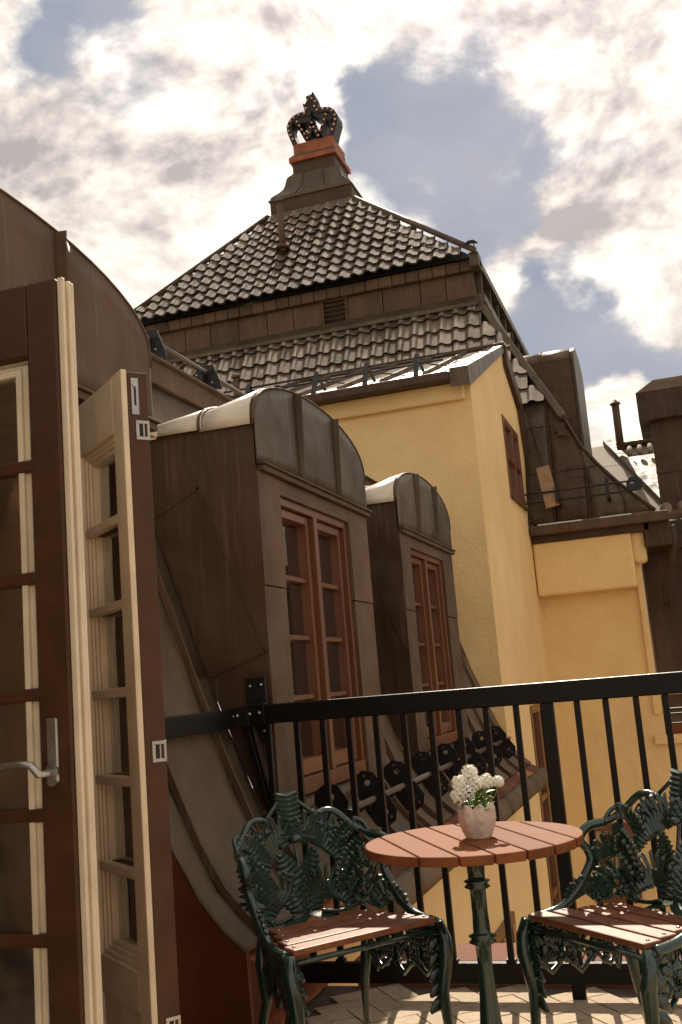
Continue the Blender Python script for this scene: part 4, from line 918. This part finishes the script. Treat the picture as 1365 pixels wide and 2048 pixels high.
for k in range(110):
    a = rnd.uniform(0, 6.28); r_ = rnd.uniform(.0, .045); z = rnd.uniform(.09, .155); q = .35 if math.cos(a) < 0 else 1
    quad_leaf(mb, (r_*math.cos(a), r_*math.sin(a), z), (math.cos(a), math.sin(a), rnd.uniform(.1, 1.3)), (0, 0, 1), rnd.uniform(.025, .045)*(.75+.25*q), rnd.uniform(.014, .024), .25)
mb.build('foliage', M['leaf'], pl, smooth=True)

# ================================================================= CHAIRS
def make_chair(label, loc, rz):
    """local: x across the front, y towards the back, z up; origin below the middle of the front edge"""
    c = thing('garden_chair', label, 'chair', loc, rz, group='cast iron fern chairs at the round table', world=False)
    HW, DP, ZS = .275, .36, .425
    def base(u):    # u -1..1 : left front corner - back - right front corner
        s_ = 1 if u >= 0 else -1; a = abs(u)
        if a < .55: t = a/.55; return Vector((s_*.205*t, DP-.03*t*t, 0)), Vector((s_*t*.25, -1, 0)).normalized()*-1
        t = (a-.55)/.45; x = .205+.075*math.sin(t*math.pi/2); y = DP-.03-(DP-.05)*(t**1.25)
        return Vector((s_*x, y, 0)), Vector((s_*min(1, .3+t*1.2), .9*(1-t), 0)).normalized()
    def P(u, z, off=0):
        if z > .56: z = .56+(z-.56)*.88
        b, n = base(u); k = max(0, z-ZS); lean = .26*k*max(0, 1-abs(u)**2.2*1.0)
        side = .05*k/.35*(1 if abs(u) > .5 else abs(u)*2)*(1 if u > 0 else -1)
        return Vector((b.x+side, b.y+lean, z))-n*off          # positive off = towards the sitter
    G = M['green']; 
    def rim(pts, r=.009, name='rim', m=None, closed=False):
        q = []
        for i in range(len(pts)-1):
            (u0, z0), (u1, z1) = pts[i], pts[i+1]
            p_ = pts[max(i-1, 0)]; n_ = pts[min(i+2, len(pts)-1)]
            for k in range(6):
                t = k/6; t2, t3 = t*t, t*t*t
                f = lambda a, b, c_, d: .5*((2*b)+(-a+c_)*t+(2*a-5*b+4*c_-d)*t2+(-a+3*b-3*c_+d)*t3)
                q.append((f(p_[0], u0, u1, n_[0]), f(p_[1], z0, z1, n_[1])))
        q.append(pts[-1]); return MB().tube([P(u, z) for u, z in q], r, 8).build(name, m or G, c, smooth=True)
    def frond(pts, wid, name='fern_frond', nl=None, asym=(1, 1), off=.006, taper=True):
        # leaflets on both sides of a curved midrib
        L = [0]
        pp_ = [P(u, z, off) for u, z in pts]; sm = []
        for i in range(len(pts)-1):
            p0, p1, p2, p3 = pp_[max(i-1, 0)], pp_[i], pp_[i+1], pp_[min(i+2, len(pts)-1)]
            for k in range(8):
                t = k/8; sm.append(.5*((2*p1)+(p2-p0)*t+(2*p0-5*p1+4*p2-p3)*t*t+(-p0+3*p1-3*p2+p3)*t**3))
        sm.append(pp_[-1]); ln = [0]
        for a, b in zip(sm, sm[1:]): ln.append(ln[-1]+(b-a).length)
        tot = ln[-1]; n_ = nl or max(8, int(tot/.0165)); mb = MB()
        def at(s_):
            for i in range(len(ln)-1):
                if ln[i+1] >= s_: t = (s_-ln[i])/(ln[i+1]-ln[i]+1e-9); return sm[i].lerp(sm[i+1], t), (sm[i+1]-sm[i]).normalized()
            return sm[-1], (sm[-1]-sm[-2]).normalized()
        for i in range(n_):
            t = (i+.5)/n_; p, d = at(tot*t)
            um = pts[min(len(pts)-1, int(t*(len(pts)-1)+.5))][0]; nrm = -base(um)[1]; s_ = nrm.cross(d).normalized(); nrm2 = d.cross(s_).normalized()
            if nrm2.dot(nrm) < 0: nrm2 = -nrm2
            w_ = 1.12*wid*(math.sin(math.pi*min(.97, .18+.82*t))**.55 if taper else 1)
            for sg, am in ((1, asym[0]), (-1, asym[1])):
                l = w_*am; dd = (s_*sg+d*.2).normalized(); hw = tot/n_*.58; e_ = d
                a = p; tip = p+dd*l-nrm2*.006; m1_ = p+dd*l*.82+nrm2*.001
                mb.add([a-e_*hw*.85, a+e_*hw*.85, m1_+e_*hw*.9, tip, m1_-e_*hw*.9, a+nrm2*.006, m1_+nrm2*.008, a-nrm2*.006, m1_-nrm2*.004],
                       [(0, 5, 6, 4), (5, 1, 2, 6), (4, 6, 3), (6, 2, 3), (0, 4, 8, 7), (7, 8, 2, 1), (4, 3, 8), (8, 3, 2)])
        mb.tube([q for q in sm], [.0042*(1-.6*i/len(sm)) for i in range(len(sm))], 6)
        return mb.build(name, M['green_hi'] if wid > .03 else G, c)
    # outer rims (u, z)
    for s_ in (-1, 1):
        f = lambda L_: [(s_*u, z) for u, z in L_]
        rim(f([(.09, .735), (.16, .775), (.26, .80), (.36, .795), (.47, .745), (.56, .715), (.62, .70)]), .012)
        rim(f([(.62, .70), (.70, .69), (.74, .65), (.71, .61), (.70, .57), (.74, .52), (.80, .47), (.88, .435), (1.0, .425)]), .0155, 'arm')
        rim(f([(.62, .70), (.58, .74), (.50, .76), (.54, .72)]), .008, 'scroll')
        rim(f([(.0, .75), (.10, .72), (.22, .70), (.34, .69), (.44, .70), (.5, .74)]), .006, 'inner_rim')
        rim(f([(.36, .795), (.30, .755), (.22, .745), (.15, .76), (.09, .735)]), .006, 'inner_rim')
        rim(f([(.20, .80), (.10, .845), (.06, .87), (.05, .85)]), .007, 'scroll')
        for a, b in (((.12, .725), (.20, .765)), ((.20, .765), (.27, .715)), ((.27, .715), (.35, .765)), ((.35, .765), (.42, .71))):
            MB().bar(P(s_*a[0], a[1], .004), P(s_*b[0], b[1], .004), .007, .007).build('lattice_bar', G, c)
        rim(f([(.15, .455), (.3, .445), (.42, .45), (.55, .47), (.62, .52), (.66, .58)]), .007, 'vine')
        rim(f([(.7, .60), (.60, .56), (.55, .50), (.60, .455), (.70, .45)]), .005, 'vine')
        # fronds
        frond(f([(.02, .70), (.10, .745), (.22, .735), (.32, .68), (.37, .60)]), .062, asym=(1.0, .9))
        frond(f([(.04, .47), (.12, .53), (.25, .545), (.36, .51), (.42, .46)]), .056)
        frond(f([(.03, .46), (.07, .55), (.12, .62), (.15, .67)]), .046)
        frond(f([(.36, .50), (.42, .58), (.50, .65), (.56, .69)]), .048)
        frond(f([(.40, .53), (.50, .60), (.62, .62), (.68, .58)]), .044)
        frond(f([(.42, .50), (.52, .54), (.62, .52), (.72, .46)]), .044)
        frond(f([(.30, .64), (.38, .70), (.46, .735), (.53, .72)]), .034)
        frond(f([(.62, .45), (.70, .50), (.78, .49), (.84, .45)]), .032)
        mb = MB()
        for (u, z, r_) in ((.235, .755, .013), (.31, .74, .011), (.30, .715, .010), (.48, .47, .014), (.53, .463, .013), (.505, .50, .012), (.68, .455, .013), (.39, .455, .012), (.56, .60, .011), (.47, .655, .010)):
            p = P(s_*u, z, .008); mb.sphere(p, r_, 8, 5)
            for k in range(5):
                an = k*1.2566; mb.sphere(p+Vector((math.cos(an)*r_*.9, 0, math.sin(an)*r_*.9)), r_*.55, 6, 4)
        mb.build('blossom', G, c, smooth=True)
    frond([(0, .70), (0, .76), (0, .82), (0, .885)], .044, taper=False, nl=10, name='crest_frond')
    rim([(0, .45), (0, .60), (0, .76), (0, .88)], .006, 'midrib')
    mb = MB()
    mb.sphere(P(0, .715, .01), .03, 10, 5, .55)
    mb.build('boss', G, c, smooth=True)
    for sg in (-1, 1):
        mb = MB(); quad_leaf(mb, P(0, .455, .01), P(.25*sg, .44, .02)-P(0, .455, .01), (0, -.3, 1), .12, .06, .1); mb.build('leaf', M['green_hi'], c, smooth=True)
    # seat frame, slats
    fr = MB(); zf = ZS-.008
    fr.tube([(-HW-.005, -.01, zf), (-HW+.03, .16, zf), (-.2, DP-.03, zf)], .011, 8); fr.tube([(HW+.005, -.01, zf), (HW-.03, .16, zf), (.2, DP-.03, zf)], .011, 8); fr.tube([(-.2, DP-.03, zf), (0, DP+.0, zf), (.2, DP-.03, zf)], .010, 8); fr.tube([(-HW, .005, zf-.012), (HW, .005, zf-.012)], .009, 8)
    fr.build('seat_frame', G, c, smooth=True)
    ys = [.0, .078, .156, .234]
    for i, y in enumerate(ys):
        hw = HW-.012-.10*(y/.3)**1.2; mb = MB(); mb.box(-hw, hw, y, y+.066, ZS, ZS+.020); mb.build('slat', M['slat'], c, bev=.005)
        for sx_ in (-1, 1): MB().sphere((sx_*(hw-.02), y+.033, ZS+.021), .006, 8, 4, .6).build('bolt', M['steel'], c, smooth=True)
    # legs
    for sx_ in (-1, 1):
        MB().tube([(sx_*(HW+.0), .0, ZS+.005), (sx_*(HW+.012), -.012, ZS-.05), (sx_*(HW+.006), -.018, .33), (sx_*(HW-.010), -.005, .22), (sx_*(HW-.006), -.01, .12), (sx_*(HW+.022), -.035, .04), (sx_*(HW+.035), -.045, .0)], [.016, .022, .024, .020, .016, .013, .017], 10).build('leg', G, c, smooth=True)
        MB().tube([(sx_*.20, DP-.03, ZS), (sx_*.205, DP-.03, .34), (sx_*.19, DP-.02, .22), (sx_*.21, DP+.02, .08), (sx_*.225, DP+.05, .0)], [.014, .022, .017, .012, .016], 10).build('leg', G, c, smooth=True)
    # side and front aprons: hanging fern tracery
    def apron(A_, B_, name='apron'):
        A_, B_ = Vector(A_), Vector(B_); d = (B_-A_); n_ = Vector((d.y, -d.x, 0)).normalized(); mb = MB()
        def q(s_, z, o=0): return A_+d*s_+Vector((0, 0, z))+n_*o
        mb.tube([q(0, ZS-.03), q(.08, .30), q(.2, .26), q(.35, .30), q(.5, .25), q(.65, .30), q(.8, .26), q(.92, .30), q(1, ZS-.03)], .007, 7)
        mb.tube([q(.05, .38), q(.2, .34), q(.35, .38), q(.5, .33), q(.65, .38), q(.8, .34), q(.95, .38)], .006, 7)
        r_ = random.Random(3)
        nu, nv = 26, 9
        for a in range(nu):
            for b in range(nv):
                s0, s1 = a/nu, (a+1)/nu; z1_, z0_ = ZS-.02-.018*b, ZS-.02-.018*(b+1)
                if z0_ < .275+.03*abs(math.sin(s0*9.4)): continue
                if r_.random() < (.12 if b < 2 else .24): continue
                v = [q(s0, z0_, -.004), q(s1, z0_, -.004), q(s1, z1_, -.004), q(s0, z1_, -.004)]; mb.add(v, [(0, 1, 2, 3)])
        for k in range(34):
            s0, z0 = r_.uniform(.05, .95), r_.uniform(.28, .41); an = r_.uniform(0, 6.28); dr_ = d.normalized()*math.cos(an)+Vector((0, 0, 1))*math.sin(an)
            quad_leaf(mb, q(s0, z0, .004), dr_, n_, r_.uniform(.04, .065), r_.uniform(.02, .032), .15)
        for k in range(14): mb.sphere(q(r_.uniform(.08, .92), r_.uniform(.27, .4), .004), r_.uniform(.008, .014), 7, 4)
        mb.build(name, G, c, smooth=True, solid=.005)
    apron((-HW, .0, 0), (-.2, DP-.03, 0)); apron((HW, 0, 0), (.2, DP-.03, 0))
    for sx_ in (-1, 1):   # acanthus lobes on the knees
        mb = MB()
        for k in range(5): quad_leaf(mb, (sx_*(HW-.005), 0, .20+.045*k), (-sx_*1, .1, -.5), (0, -1, 0), .06-.004*k, .035, .2)
        for k in range(4): quad_leaf(mb, (sx_*(HW+.005), .0, .22+.045*k), (0, 1, -.5), (1, 0, 0), .055, .035, .2)
        mb.build('leaf', G, c, smooth=True, solid=.006)
    return c
make_chair('left dark green fern-pattern cast iron chair with red-brown slats beside the door', (-1.045, 3.215, 0), math.atan2(.77, .64))
make_chair('right dark green fern-pattern cast iron chair partly cut by the picture edge', (-.395, 3.255, 0), math.atan2(-.71, .70))
